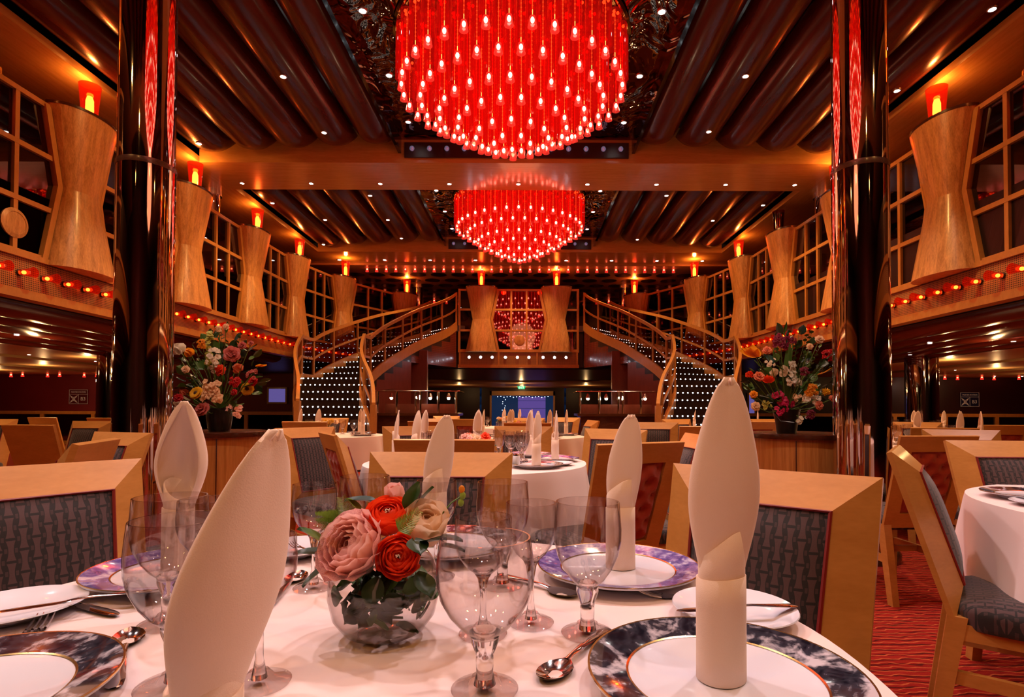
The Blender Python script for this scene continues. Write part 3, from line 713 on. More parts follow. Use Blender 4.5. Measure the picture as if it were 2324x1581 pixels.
# ---------------------------------------------------------------- twin curved staircases
SI = smooth_tab([(0, -2.48, 9.0), (4, -2.83, 10.12), (8, -3.36, 11.24), (11, -3.56, 12.1), (12, -3.56, 12.6), (17, -2.98, 14.3), (22, -2.03, 16.02)])
SO = smooth_tab([(0, -3.74, 9.0), (4, -4.18, 10.12), (8, -4.72, 11.24), (11, -5.0, 12.25), (12, -5.02, 13.0), (17, -4.30, 15.1), (22, -2.98, 17.25)])
def zk(k): return .158 * min(k, 11) if k <= 12 else 1.738 + .1742 * (k - 12)
for sg in (-1, 1):
    f = (lambda p, z: Vector((p[0], p[1], z))) if sg < 0 else (lambda p, z: Vector((mir(p[0]), p[1], z)))
    st = thing('staircase', 'curved staircase with lit steps sweeping up from ' + ('the buffet by the red wall' if sg < 0 else 'the buffet by the purple wall'), 'staircase')
    for k in range(1, 23):
        a, b = interp(SI, k), interp(SO, k); c, d = interp(SO, k + 1), interp(SI, k + 1)
        if k == 22: c, d = (c[0] + .25, c[1] + .25), (d[0] + .3, d[1] + .1)
        z1 = zk(k) if k != 12 else zk(12); z0 = z1 - .175
        MB().hexa([f(p, z) for z in (z0, z1) for p in (a, b, c, d)]).build('step', 'step_dark', st, smooth=False)
        if k in (12,): continue
        led = MB(); pa, pb = f(a, z1 - .02), f(b, z1 - .02); dirn = (pb - pa); nn = 13
        off = Vector((dirn.y, -dirn.x, 0)).normalized() * .022
        if off.y > 0: off = -off
        for j in range(nn): led.ball(pa + dirn * ((j + .6) / (nn + .2)) + off, .0135 if k < 12 else .010, 6, 4)
        MB().sweep([pa + off * .4, pb + off * .4], .016, .03).build('nosing', 'step_dark', st, smooth=False)
        lo = led.build('led_string', 'white_led', st); 
    for tab, nm, k0 in ((SI, 'inner', 1.2), (SO, 'outer', 1.6)):
        ks = [k0 + (22 - k0) * i / 40 for i in range(41)]
        ks = sorted(set(ks + [11, 12]))
        MB().sweep([f(interp(tab, k), zk(k) + .93) for k in ks], .06, .075).build('handrail', 'frame_wood', st, smooth=False)
        MB().sweep([f(interp(tab, k), zk(k) + .48) for k in ks], .035, .05).build('middle_rail', 'frame_wood', st, smooth=False)
        MB().sweep([f(interp(tab, k), zk(k) - .02) for k in ks], .07, .24).build('stringer', 'frame_wood', st, smooth=False)
        for j, k in enumerate((k0, 4, 6.5, 9, 11, 12, 14, 16, 18, 20, 22)):
            p = interp(tab, k); z = 0 if j == 0 else zk(k)
            MB().bar(f(p, z), f(p, zk(k) + .93), .05 if j else .09, .05 if j else .09, (0, 1, 0)).build('baluster' if j else 'newel_post', 'frame_wood', st, smooth=False)
        kk = (k0, 4, 6.5, 9, 11, 12, 14, 16, 18, 20, 22)
        for a, b in zip(kk, kk[1:]):
            pa, pb, pm_ = interp(tab, a), interp(tab, b), interp(tab, (a + b) / 2)
            g = MB()
            vs = [f(pa, zk(a) + .1), f(pm_, zk((a + b) / 2) + .1), f(pb, zk(b) + .1), f(pb, zk(b) + .9), f(pm_, zk((a + b) / 2) + .9), f(pa, zk(a) + .9)]
            g.add(vs, [(0, 1, 4, 5), (1, 2, 3, 4)]).build('glass_panel', 'rail_glass', st, fix=False)
    # clad skirt below the inner stringer
    sk = MB(); ks = [1.5 + i * .5 for i in range(32)]
    vs = [f(interp(SI, k), z) for k in ks for z in (0, zk(k) - .1)]
    sk.add(vs, [(2 * i, 2 * i + 2, 2 * i + 3, 2 * i + 1) for i in range(len(ks) - 1)]).build('lower_cladding', 'skirt_wood', st, smooth=False, fix=False)
    sk = MB(); ks = [17 + i * .5 for i in range(11)]
    vs = [f(interp(SI, k), z) for k in ks for z in (ZF, zk(k) - .1)]
    sk.add(vs, [(2 * i, 2 * i + 2, 2 * i + 3, 2 * i + 1) for i in range(len(ks) - 1)]).build('mosaic_cladding', 'mosaic', st, smooth=False, fix=False)
    sk = MB(); ks = [1.5 + i * .5 for i in range(42)]
    vs = [f(interp(SO, k), z) for k in ks for z in (max(0, zk(k) - .5), zk(k) - .1)]
    sk.add(vs, [(2 * i, 2 * i + 2, 2 * i + 3, 2 * i + 1) for i in range(len(ks) - 1)]).build('outer_cladding', 'skirt_wood', st, smooth=False, fix=False)
# red wood wall piece between the stair and the passage
for sg in (-1, 1):
    f = (lambda x: x) if sg < 0 else mir
    a, b = sorted((f(-3.7), f(-2.62)))
    tag(MB().box(a, b, 14.6, 14.75, 0, 2.6).build('wall_stair_%s' % ('left' if sg < 0 else 'right'), 'skirt_wood', smooth=False), 'reddish wood wall under the stair behind the buffet ' + SN[sg], None, None, 'structure')

# ---------------------------------------------------------------- buffet stations
for sg in (-1, 1):
    f = (lambda x: x) if sg < 0 else mir
    b = thing('buffet_station', 'buffet counter with glass guard and lamps before the stair ' + SN[sg], 'buffet', (f(-2.38), 12.4, 0))
    MB().box(-.85, .85, -.35, .4, 0, .90).build('counter_body', 'dark_wood', b, smooth=False)
    MB().box(-.92, .92, -.42, .45, .90, .955).build('counter_top', 'dark_wood', b, smooth=False)
    MB().box(-.8, .8, .05, .3, .955, 1.16)  .build('back_shelf', 'skirt_wood', b, smooth=False)
    for x in (-.86, -.44, -.02, .08, .47, .86):
        MB().tube([(x, -.36, .955), (x, -.36, 1.44)], .028, 10).build('guard_post', 'chrome', b)
    MB().box(-.95, .95, -.42, .42, 1.43, 1.445).build('canopy_glass', 'thin_glass', b, smooth=False)
    MB().tube([(-.95, -.42, 1.44), (-.4, -.42, 1.44), (.4, -.42, 1.44), (.95, -.42, 1.44)], .012, 8).build('front_rail', 'chrome', b)
    MB().grid(lambda u, v: (-.8 + .9 * u, -.3 + .5 * v, 1.445 + .06 * math.sin(math.pi * u)), 9, 3).build('dome', 'chrome', b)
    for x in (-.62, .25, .66):
        l = MB().lathe([(.02, 1.40), (.06, 1.30), (.056, 1.30), (.016, 1.395)], 12, Matrix.Translation((x * (1 if sg < 0 else -1), -.1, 0)), closed=True).build('lamp_shade', 'chrome', b)
        MB().ball((x * (1 if sg < 0 else -1), -.1, 1.29), .035, 8, 5).build('lamp_bulb', 'buffet_bulb', b)
    light_point((f(-2.38), 12.0, 1.30), 12, (1, .7, .4), .05)

# ---------------------------------------------------------------- far doorway, screen, exit sign
d = thing('door_1', 'open doorway glowing blue beyond the centre landing', None, (0, 30, 0), 0, None, 'structure')
MB().box(-1.95, -1.85, -.06, .1, 0, 2.0).build('jamb', 'cream_panel', d, smooth=False); MB().box(1.5, 1.6, -.06, .1, 0, 2.0).build('jamb', 'cream_panel', d, smooth=False)
MB().box(-1.95, 1.6, -.06, .1, 1.76, 2.0).build('lintel', 'cream_panel', d, smooth=False)
struct('wall_passage', MB().box(-2.5, 2.2, 33, 33.1, 0, 2.4).box(-2.5, -2.4, 30, 33, 0, 2.4).box(2.1, 2.2, 30, 33, 0, 2.4), 'painted_blue_glow', 'passage wall behind the doorway, dim blue light painted as its glow')  # no lamp here, the wall itself glows to give the blue light
scn = thing('projection_screen', 'violet glowing panel screen inside the far doorway', 'screen', (.02, 32.4, 0))
for i, (z0, z1) in enumerate(((.3, 1.05), (1.07, 1.5), (1.52, 1.74))): MB().box(-.47, 1.15, -.02, .02, z0, z1).build('screen_panel', 'blue_screen', scn, smooth=False)
fl = MB()
for k in range(17): fl.ball((-1.6 + k * .18, 31.5, 1.72 + .03 * math.sin(k * 2.1)), .022, 6, 4)
for k in range(9): fl.ball((-1.25 + .1 * math.sin(k * 1.7), 31.6, .6 + k * .12), .018, 6, 4)
tag(fl.build('fairy_lights', 'fairy_light'), 'string of fairy lights across the far blue doorway', 'string lights')
def text(s, size, loc, mat, parent, ext=.003, name='lettering'):
    c = bpy.data.curves.new(name, 'FONT'); c.body = s; c.size = size; c.align_x = 'CENTER'; c.align_y = 'CENTER'; c.extrude = ext
    tmp = bpy.data.objects.new(name, c); me = bpy.data.meshes.new_from_object(tmp); bpy.data.objects.remove(tmp)
    me.materials.clear(); me.materials.append(M[mat]); o = bpy.data.objects.new(name, me); COL.objects.link(o); o.parent = parent; o.location = loc; o.rotation_euler = (R(90), 0, 0); return o
ex = thing('exit_sign', 'green EXIT sign hanging from the ceiling before the doorway', 'sign', (-.2, 26, 2.04))
MB().add([(-.20, -.01, .07), (.20, -.01, .07), (.15, -.01, -.07), (-.15, -.01, -.07), (-.20, .02, .07), (.20, .02, .07), (.15, .02, -.07), (-.15, .02, -.07)],
         [(0, 1, 2, 3), (7, 6, 5, 4), (0, 4, 5, 1), (1, 5, 6, 2), (2, 6, 7, 3), (3, 7, 4, 0)]).build('sign_body', 'exit_green', ex, smooth=False)
MB().box(-.01, .01, 0, .01, .07, .15).build('hanger', 'chrome', ex, smooth=False)
text('EXIT', .13, (0, -.014, 0), 'exit_white', ex)
pm('sign_navy', (.012, .014, .06), .3); pm('sign_red', (.09, .004, .006), .4); pm('sign_cream', (.62, .50, .36), .5, emis=(.6, .5, .36), es=.06)  # cream lettering given a faint glow to lift the signs, no lamp
for (x, mat, nm) in ((at(177, 900, 19.45).x, 'sign_red', 'red B3 muster station sign on the deep red wall'), (at(2202, 902, 19.45).x, 'sign_navy', 'navy B3 muster station sign on the dark purple wall')):
    s = thing('muster_sign', nm, 'sign', (x, 19.48, at(177, 900, 19.45).z))
    MB().box(-.33, .33, -.01, .0, -.25, .25).build('sign_board', mat, s, smooth=False)
    fr = MB()
    for a in ((-.33, .33, .24, .25), (-.33, .33, -.25, -.24), (-.33, -.32, -.25, .25), (.32, .33, -.25, .25), (-.33, .33, .085, .095), (-.005, .005, -.25, .09)):
        fr.box(a[0], a[1], -.014, -.01, a[2], a[3])
    fr.build('border_lines', 'sign_cream', s, smooth=False)
    pic = MB()
    for sx in (-1, 1):
        for sz in (-1, 1):
            cx, cz = -.165 + sx * .10, -.08 + sz * .10
            pic.add([(cx + sx * .045, -.014, cz + sz * .045), (cx - sx * .045 + .02 * sx, -.014, cz - sz * .045 - .02 * sz), (cx - sx * .045, -.014, cz - sz * .045), (cx - sx * .045 - .02 * sx, -.014, cz - sz * .045 + .02 * sz)], [(0, 1, 2, 3)])
    for k in (-1, 0, 1):
        pic.box(-.165 + k * .035 - .012, -.165 + k * .035 + .012, -.014, -.012, -.15, -.04); pic.ball((-.165 + k * .035, -.012, -.02), .013, 8, 4)
    pic.build('assembly_pictogram', 'sign_cream', s, smooth=False, fix=False)
    text('B3', .17, (.165, -.014, -.08), 'sign_cream', s); text('MUSTER STATION', .065, (0, -.014, .165), 'sign_cream', s)
for (px0, px1, py0, py1, nm) in ((610, 648, 882, 912, 'violet lit window seen behind the sunflower bouquet'), (1700, 1712, 895, 940, 'violet lit window seen behind the paradise bouquet')):
    a, b = at(px0, py1, 19.44), at(px1, py0, 19.44)
    wn = thing('window_%d' % (19 + (px0 > 1000)), nm, None, ((a.x + b.x) / 2, 19.46, (a.z + b.z) / 2), 0, None, 'structure'); hw, hh = (b.x - a.x) / 2, (b.z - a.z) / 2
    MB().box(-hw, hw, -.02, .02, -hh, hh).build('pane', 'blue_window', wn, smooth=False)
    for q in ((-hw - .06, -hw, -hh, hh), (hw, hw + .06, -hh, hh), (-hw - .06, hw + .06, hh, hh + .06), (-hw - .06, hw + .06, -hh - .06, -hh)):
        MB().box(q[0], q[1], -.04, .02, q[2], q[3]).build('window_frame', 'frame_wood', wn, smooth=False)
# low dividers before the side walls
for sg in (-1, 1):
    dv = thing('low_divider', 'low wooden divider with dark glass panels before the wall ' + SN[sg], 'divider', (AX + sg * 12.2, 15.8, 0))
    MB().box(-5.9, 5.9, -.05, .05, .86, .95).build('top_rail', 'frame_wood', dv, smooth=False); MB().box(-5.9, 5.9, -.05, .05, .0, .10).build('bottom_rail', 'frame_wood', dv, smooth=False)
    for k in range(9):
        x = -5.85 + k * 1.46; MB().box(x - .05, x + .05, -.05, .05, .1, .86).build('divider_post', 'frame_wood', dv, smooth=False)
        if k < 8: MB().box(x + .05, x + 1.41, -.01, .01, .1, .86).build('glass_panel', 'dark_pane', dv, smooth=False)

# ================================================================ furniture
# ---------------------------------------------------------------- dining chair
def bk(u, v, w):
    d = Vector((0, -.16, .515)).normalized(); n = Vector((0, .515, .16)).normalized()
    return Vector((u, -.20, .42)) + d * v + n * w
def rail(a, b, c, d, wf_o, wf_i, wr):      # a,b outer edge; c,d inner edge (u,v)
    return MB().hexa([bk(*a, wr), bk(*b, wr), bk(*c, wr), bk(*d, wr), bk(*a, wf_o), bk(*b, wf_o), bk(*c, wf_i), bk(*d, wf_i)])
VT = .539
def make_chair(label, solid=False):
    t = thing('dining_chair', label, 'chair')
    ot, ob = .225, .205; it, ib = ot - .082, ob - .078; vt, vb = VT - .088, .085
    P = dict(smooth=False)
    rail((-ot, VT), (ot, VT), (it, vt), (-it, vt), -.010, .040, -.026).build('top_rail', 'chair_wood', t, **P)
    rail((ob, 0), (-ob, 0), (-ib, vb), (ib, vb), -.010, .040, -.026).build('bottom_rail', 'chair_wood', t, **P)
    rail((ot, VT), (ob, 0), (ib, vb), (it, vt), -.010, .040, -.026).build('side_rail', 'chair_wood', t, **P)
    rail((-ob, 0), (-ot, VT), (-it, vt), (-ib, vb), -.010, .040, -.026).build('side_rail', 'chair_wood', t, **P)
    def q(u, v): x = -1 + 2 * u; h = ib + (it - ib) * v; return x * h, vb + (vt - vb) * v, x
    c = MB().grid(lambda u, v: bk(q(u, v)[0], q(u, v)[1], .038 + .026 * (1 - abs(2 * u - 1) ** 4) * (1 - abs(2 * v - 1) ** 4)), 13, 13).build('back_cushion', 'weave_back', t, fix=False)
    mb = MB(); e = []
    for (u, v) in ((0, 0), (1, 0), (1, 1), (0, 1), (0, 0)): e.append(bk(q(u, v)[0], q(u, v)[1], .040))
    mb.tube(e, .005, 5).build('piping', 'piping_red', c)
    if solid:
        MB().hexa([bk(s * h, v, w) for w in (-.034, -.026) for (s, h, v) in ((-1, ob, 0), (1, ob, 0), (1, ot, VT), (-1, ot, VT))]).build('solid_back', 'chair_wood', t, **P)
    else:
        bt = [(a, b) for r in range(6) for a, b in [((k + (r % 2) * .5 + .25) / 3.0, (r + .5) / 6) for k in range(3)] if a < .97]
        def tuft(u, v):
            d = min((u - a) ** 2 * .5 + (v - b) ** 2 for a, b in bt); return bk(q(u, v)[0], q(u, v)[1], -.012 - .026 * (1 - math.exp(-d / .0045)) * min(1, 12 * u * (1 - u)) * min(1, 12 * v * (1 - v)))
        tp = MB().grid(tuft, 25, 31).build('tufted_panel', 'tuft_red', t, fix=False)
        btn = MB()
        for a, b in bt: btn.ball(bk(q(a, b)[0], q(a, b)[1], -.013), .006, 6, 4)
        o = btn.build('tuft_buttons', 'tuft_red', tp); o['kind'] = 'stuff'
    def seat(u, v):
        a = 6.28319 * u; ca, sa = math.cos(a), math.sin(a); sx = abs(ca) ** .35 * (1 if ca > 0 else -1); sy = abs(sa) ** .35 * (1 if sa > 0 else -1)
        ph = -1.2 + 2.77 * v; k = max(.0, math.cos(ph)) ** .45 if ph > 0 else 1 - .03 * (ph / 1.2) ** 2
        return (.222 * sx * k, .02 + .232 * sy * k, .445 + .052 * math.sin(ph) * (1 if ph < 0 else .9))
    MB().grid(seat, 36, 12, True).build('seat', 'weave_seat', t, ang=60)
    for s in (-1, 1):
        MB().hexa([(s * .19 + a * .018, .21 + b * .018, 0) for a, b in ((-1, -1), (1, -1), (1, 1), (-1, 1))] + [(s * .19 + a * .024, .21 + b * .024, .405) for a, b in ((-1, -1), (1, -1), (1, 1), (-1, 1))]).build('leg', 'chair_wood', t, **P)
        MB().hexa([(s * .183 + a * .019, -.27 + b * .02, 0) for a, b in ((-1, -1), (1, -1), (1, 1), (-1, 1))] + [(s * .183 + a * .022, -.205 + b * .026, .43) for a, b in ((-1, -1), (1, -1), (1, 1), (-1, 1))]).build('leg', 'chair_wood', t, **P)
        MB().bar((s * .186, -.235, .24), (s * .19, .21, .24), .02, .04).build('stretcher', 'chair_wood', t, **P)
        MB().bar((s * .19, -.2, .385), (s * .19, .21, .385), .026, .05).build('seat_rail', 'chair_wood', t, **P)
    MB().bar((-.19, .0, .24), (.19, .0, .24), .02, .035, (0, 0, 1)).build('stretcher', 'chair_wood', t, **P)
    return t
C0 = make_chair('x'); C1 = make_chair('x', True); USED = {}
def place_chair(tx, ty, ang, label, solid=False, group=None):
    src = C1 if solid else C0; a = R(ang); loc = (tx + .36 * math.cos(a), ty + .36 * math.sin(a), 0); rz = a - math.pi / 2
    if solid not in USED:
        USED[solid] = 1; src.location = loc; src.rotation_euler = (0, 0, rz); src['label'] = label
        if group: src['group'] = group
        return src
    return dup(src, loc, rz, label, group)
# by the near table
place_chair(.545, 1.255, 231, 'honey wood dining chair, woven cushion, behind the tall upright napkin on the black plate')
place_chair(-1.17, 1.31, 322, 'honey wood dining chair, woven cushion, beyond the knives and bread plate')
place_chair(-.265, 1.72, 268, 'honey wood dining chair facing the viewer behind the flower bowl')
# around the second table
place_chair(-.36, 2.46, 88, 'dining chair seen from behind at the second table, just its plain top rail showing')
place_chair(-1.06, 2.99, 30, 'dining chair with red tufted back turned toward the second table, by the large tilted napkin')
place_chair(-1.53, 3.85, -38, 'dining chair with woven cushion next to the red tufted chair by the lit steps')
place_chair(.47, 2.27, 118, 'dining chair with red tufted back at the second table, behind the goblets')
place_chair(.93, 2.98, 183, 'dining chair seen edge-on behind the red tufted chair with the goblets before it')
place_chair(.60, 3.72, 238, 'dining chair with woven cushion beyond the second table, napkin before it')
place_chair(-.02, 4.25, 262, 'dining chair facing the viewer at the far rim of the second table')
place_chair(-.86, 4.2, 290, 'dining chair facing the viewer behind the two small upright napkins')
# right table
place_chair(1.335, 1.97, -37, 'dining chair in side view at the table with the hanging cloth, full legs showing')
place_chair(2.12, 2.46, 264, 'dining chair facing the viewer across the table with the hanging cloth')
place_chair(2.2, 2.95, 95, 'dining chair seen from behind, between two frames beyond the hanging cloth')
place_chair(3.0, 3.8, 250, 'dining chair with plain frame beyond the hanging cloth, below the navy sign')
place_chair(3.20, 4.22, 75, 'dining chair with dark tufted back beside the mirrored column, toward the navy sign')
place_chair(4.35, 5.0, 80, 'dining chair with tufted back farthest toward the navy sign')
place_chair(4.3, 6.05, 240, 'small dining chair facing the viewer under the navy sign')
# left group
place_chair(-3.86, 4.3, 84, 'dining chair with plain solid wooden back at the edge under the red wall', True)
place_chair(-1.79, 2.28, 200, 'dining chair with slanting wooden back just above the near chair rail', True)
place_chair(-2.22, 3.02, 250, 'dining chair with woven cushion beside the drum cabinet, partly hidden by a slanting back')
place_chair(-4.25, 5.4, 262, 'dining chair facing the viewer in front of the mirrored column, under the B3 sign')
place_chair(-6.3, 7.2, 80, 'dining chair from behind under the red B3 sign, left of the wine glasses')
place_chair(-5.35, 7.0, 85, 'dining chair from behind under the red B3 sign, before the far napkins')
place_chair(-5.9, 6.1, 285, 'orange toned dining chair facing the viewer under the red B3 sign')
# farther ones, toward the stairs
place_chair(-2.18, 5.45, 88, 'dining chair from behind below the lit steps, behind the woven chair')
place_chair(0.02, 5.25, 90, 'dining chair from behind at the third table, in line with the exit sign')
place_chair(.78, 6.45, 190, 'dining chair with woven cushion by the third table, below the buffet of the purple wall')
place_chair(1.32, 5.6, 255, 'dining chair facing the viewer below the lit steps beside the second napkin')
place_chair(1.46, 4.45, 92, 'dining chair with dark tufted back behind the tallest napkin')
place_chair(-1.0, 5.7, 80, 'dining chair from behind below the buffet by the red wall')
place_chair(-1.1, 7.2, 280, 'dining chair facing the viewer below the buffet by the red wall')
place_chair(-.75, 7.0, 75, 'dining chair from behind at the third table near the far napkins')
place_chair(-1.35, 9.4, 280, 'small bright dining chair below the buffet guard posts')
place_chair(.05, 7.8, 270, 'dining chair facing the viewer at the far rim of the third table')
place_chair(.62, 8.4, 240, 'small dining chair facing the viewer below the violet screen')
place_chair(-2.6, 7.4, 265, 'small dining chair between the drum cabinet and the lit steps')
place_chair(2.6, 6.1, 95, 'small dining chair from behind beside the black flower bucket')
place_chair(2.0, 7.3, 290, 'small dining chair facing the viewer behind the black flower bucket')
place_chair(3.3, 7.6, 280, 'small dining chair facing the viewer between bucket and mirrored column')

# ---------------------------------------------------------------- tables and cloths
TZ = .752
def table(x, y, label_t, label_c, r=.65, drop=.34, seed=0):
    t = thing('round_table', label_t, 'table', (x, y, 0))
    MB().lathe([(r - .012, TZ - .03), (r - .012, TZ - .004)], 48).build('table_top', 'dark_wood', t)
    MB().lathe([(.25, 0), (.24, .03), (.05, .06), (.045, .65), (.12, TZ - .03)], 24).build('pedestal', 'dark_wood', t)
    rnd = random.Random(seed); ph = [rnd.uniform(0, 6.28) for _ in range(3)]
    def fn(u, v):
        a = 6.28319 * u
        if v < .45:
            k = v / .45; return (r * k * math.cos(a), r * k * math.sin(a), TZ)
        k = (v - .45) / .55; fold = math.sin(8 * a + ph[0]) * .7 + math.sin(13 * a + ph[1]) * .45
        lip = min(1, k * 8)
        rr = r + .012 * math.sin(lip * math.pi / 2) + k * (.03 + .05 * fold); z = TZ - .012 * (1 - math.cos(lip * math.pi / 2)) - max(0, k - .06) * drop / .94
        return (rr * math.cos(a), rr * math.sin(a), z + .012 * k * math.sin(4 * a + ph[2]))
    c = MB().grid(fn, 120, 30, True).build('tablecloth', 'table_cloth', fix=False); c.location = (x, y, .0)
    c.data.vertices[0].co.z += 0
    tag(c, label_c, 'tablecloth')
table(-.24, .71, 'round table under the cloth with the flower bowl', 'pinkish white cloth on the near round table holding the flower bowl', .655, .34, 1)
table(-.29, 3.28, 'round second table under its cloth behind the near chairs', 'white cloth on the second table behind the chair facing the viewer', .64, .34, 2)
table(2.25, 1.72, 'round table at the edge beside the side-view chair', 'white cloth hanging in scallops over the side-view chair', .68, .36, 3)
table(0.0, 6.35, 'round third table in line with the exit sign', 'white cloth on the third table in line with the exit sign', .68, .34, 4)
table(-2.65, 1.75, 'round table by the slanting wooden chair back', 'white cloth on the table by the slanting chair back', .6, .34, 5)
table(-2.25, 6.4, 'round table between drum cabinet and lit steps', 'white cloth with many glasses between drum cabinet and lit steps', .6, .34, 6)
table(3.6, 5.0, 'round table beside the mirrored column toward the navy sign', 'white cloth beside the mirrored column toward the navy sign', .6, .34, 7)
table(-5.5, 8.0, 'round table below the red B3 sign', 'white cloth below the red B3 sign', .65, .34, 8)
table(-.35, 9.3, 'round table before the far doorway', 'white cloth before the far doorway', .65, .34, 9)
table(5.4, 7.6, 'round table below the navy B3 sign', 'white cloth below the navy B3 sign', .65, .34, 10)
table(2.9, 8.0, 'round table behind the black flower bucket', 'white cloth behind the black flower bucket', .6, .34, 11)

# ---------------------------------------------------------------- plates
def plate_meshes(r, rim_w):
    w = r - rim_w
    body = MB().lathe([(.004, .012), (w - .012, .0105), (w, .014), (r - .001, .0225), (r - .001, .0195), (w - .004, .009), (r * .62, .0), (r * .60, .003), (.004, .005)], 64).mesh('body')
    rim = MB().lathe([(w + .003, .0153), (r - .002, .0238)], 64, cap=False).mesh('rim')
    g1 = MB().lathe([(r - .0028, .0236), (r + .0003, .0242), (r + .0006, .0228), (r - .002, .0225)], 64, closed=True).mesh('gold_edge')
    g2 = MB().lathe([(w + .0005, .0148), (w + .003, .0158)], 64, cap=False).mesh('gold_line')
    return body, rim, g1, g2
PB = plate_meshes(.1525, .047)
RIMS = {k: PB[1].copy() for k in ('marble_black', 'marble_painted_reflection')}
def plate(x, y, label, mat='marble_black', rz=0, sc=1, z=TZ + .001):
    t = thing('charger_plate', label, 'plate', (x, y, z), rz, None, None, sc)
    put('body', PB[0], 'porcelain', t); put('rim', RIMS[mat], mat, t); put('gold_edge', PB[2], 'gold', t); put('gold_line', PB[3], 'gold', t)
BP = MB().lathe([(.003, .006), (.055, .006), (.068, .012), (.09, .019), (.091, .0175), (.068, .009), (.05, .0), (.003, .001)], 48).mesh('body')
def bread(x, y, label, z=TZ + .001, sc=1):
    o = put('bread_plate', BP, 'porcelain', None, (x, y, z), None, sc); return tag(o, label, 'plate')
plate(.225, .63, 'black marbled charger plate with gold rim under the tallest napkin', 'marble_black', .4)
plate(.176, 1.056, 'marbled charger plate with painted violet reflection behind the goblets', 'marble_painted_reflection', 2)
plate(-.60, .574, 'black marbled charger plate cut by the frame beside the spoon', 'marble_black', 4)
plate(-.643, 1.036, 'marbled charger plate with painted violet reflection behind the big goblet and knives', 'marble_painted_reflection', 1)
plate(-.17, 1.235, 'black marbled charger plate hidden behind the flower bowl', 'marble_black', 3)
plate(-.22, .30, 'charger plate below the big tilted napkin', 'marble_black', 5)
bread(.318, .845, 'white bread plate with a knife beside the tallest napkin'); bread(-.775, .84, 'white bread plate with crossed knives near the woven chair'); bread(-.50, 1.20, 'white bread plate with a fork behind the flower bowl')

# ---------------------------------------------------------------- glasses
def glass_parts(h, rmax, rrim, rfoot, kind):
    if kind == 'goblet':
        bw = [(.34, .16), (.37, .32), (.42, .52), (.50, .74), (.60, .91), (.70, .99), (.80, 1.0), (.90, .97)]; s0 = .34; sr = (.0125, .0095, .0105, .016)
    else:
        bw = [(.50, .14), (.53, .36), (.58, .60), (.66, .84), (.75, .97), (.84, 1.0), (.92, .97)]; s0 = .50; sr = (.009, .0045, .0042, .008)
    out = [(rmax * k, h * z) for z, k in bw] + [(rrim, h)]; inn = [(r - .0012, z) for r, z in reversed(out)]; out[-1] = (rrim + .0006, h - .002); out.append((rrim + .0002, h)); inn[0] = (rrim - .0018, h); inn.insert(1, (rrim - .0020, h - .002))
    bowl = MB().lathe(out + inn, 40, closed=True).mesh('bowl')
    st = MB().lathe([(sr[0], .007), (sr[1], h * s0 * .35), (sr[2], h * s0 * .7), (sr[3], h * s0 * .95), (rmax * bw[1][1], h * (bw[1][0] + .012)), (rmax * bw[1][1] * .85, h * (bw[1][0] + .022)), (.002, h * (bw[0][0] + .03))], 24).mesh('stem')
    ft = MB().lathe([(rfoot * .96, 0), (rfoot, .0025), (rfoot * .9, .0045), (rfoot * .5, .008), (sr[0] * 1.15, .016), (.002, .016)], 32).mesh('foot')
    return bowl, st, ft
GP = {}
def glass(x, y, h, rmax, rrim, rfoot, kind, label, group=None, z=TZ + .0005):
    key = (round(h, 3), round(rmax, 3), kind)
    if key not in GP: GP[key] = glass_parts(h, rmax, rrim, rfoot, kind)
    b, s, f = GP[key]
    t = thing('water_goblet' if kind == 'goblet' else 'wine_glass', label, 'glass', (x, y, z), random.uniform(0, 6), group)
    put('bowl', b, 'goblet_glass', t); put('stem', s, 'lens_glass', t); put('foot', f, 'solid_glass', t); return t
def gpx(px, py, h, rmax, rrim, rfoot, kind, label):
    p = atz(px, py, TZ); glass(p.x, p.y, h, rmax, rrim, rfoot, kind, label)
gpx(1100, 1566, .172, .0555, .051, .038, 'goblet', 'largest water goblet standing nearest beside the flower bowl')
gpx(1333, 1438, .186, .0475, .0445, .037, 'goblet', 'water goblet standing before the violet-sheen plate with napkin')
gpx(1205, 1414, .178, .0385, .0370, .034, 'wine', 'wine glass between the largest goblet and the one by the violet-sheen plate')
gpx(1140, 1330, .186, .0475, .0445, .037, 'goblet', 'water goblet half hidden behind the wine glass, before the far chair')
gpx(1096, 1440, .165, .041, .0395, .034, 'wine', 'wine glass seen through the largest goblet')
gpx(712, 1334, .183, .0385, .0365, .035, 'wine', 'wine glass beside the pink peony')
gpx(827, 1300, .186, .0495, .0455, .037, 'goblet', 'water goblet behind the dark leaf of the flower bowl')
gpx(990, 1310, .182, .0385, .0365, .035, 'wine', 'wine glass behind the cream rose')
gpx(400, 1556, .190, .0530, .0490, .042, 'goblet', 'large water goblet beside the big tilted napkin')
gpx(383, 1415, .186, .0510, .0480, .040, 'goblet', 'water goblet second behind, before the violet-sheen plate')
gpx(466, 1400, .178, .0410, .0385, .035, 'wine', 'wine glass peeking out left of the big tilted napkin')
gpx(588, 1552, .17, .040, .038, .035, 'wine', 'wine glass hidden behind the big tilted napkin, foot showing')

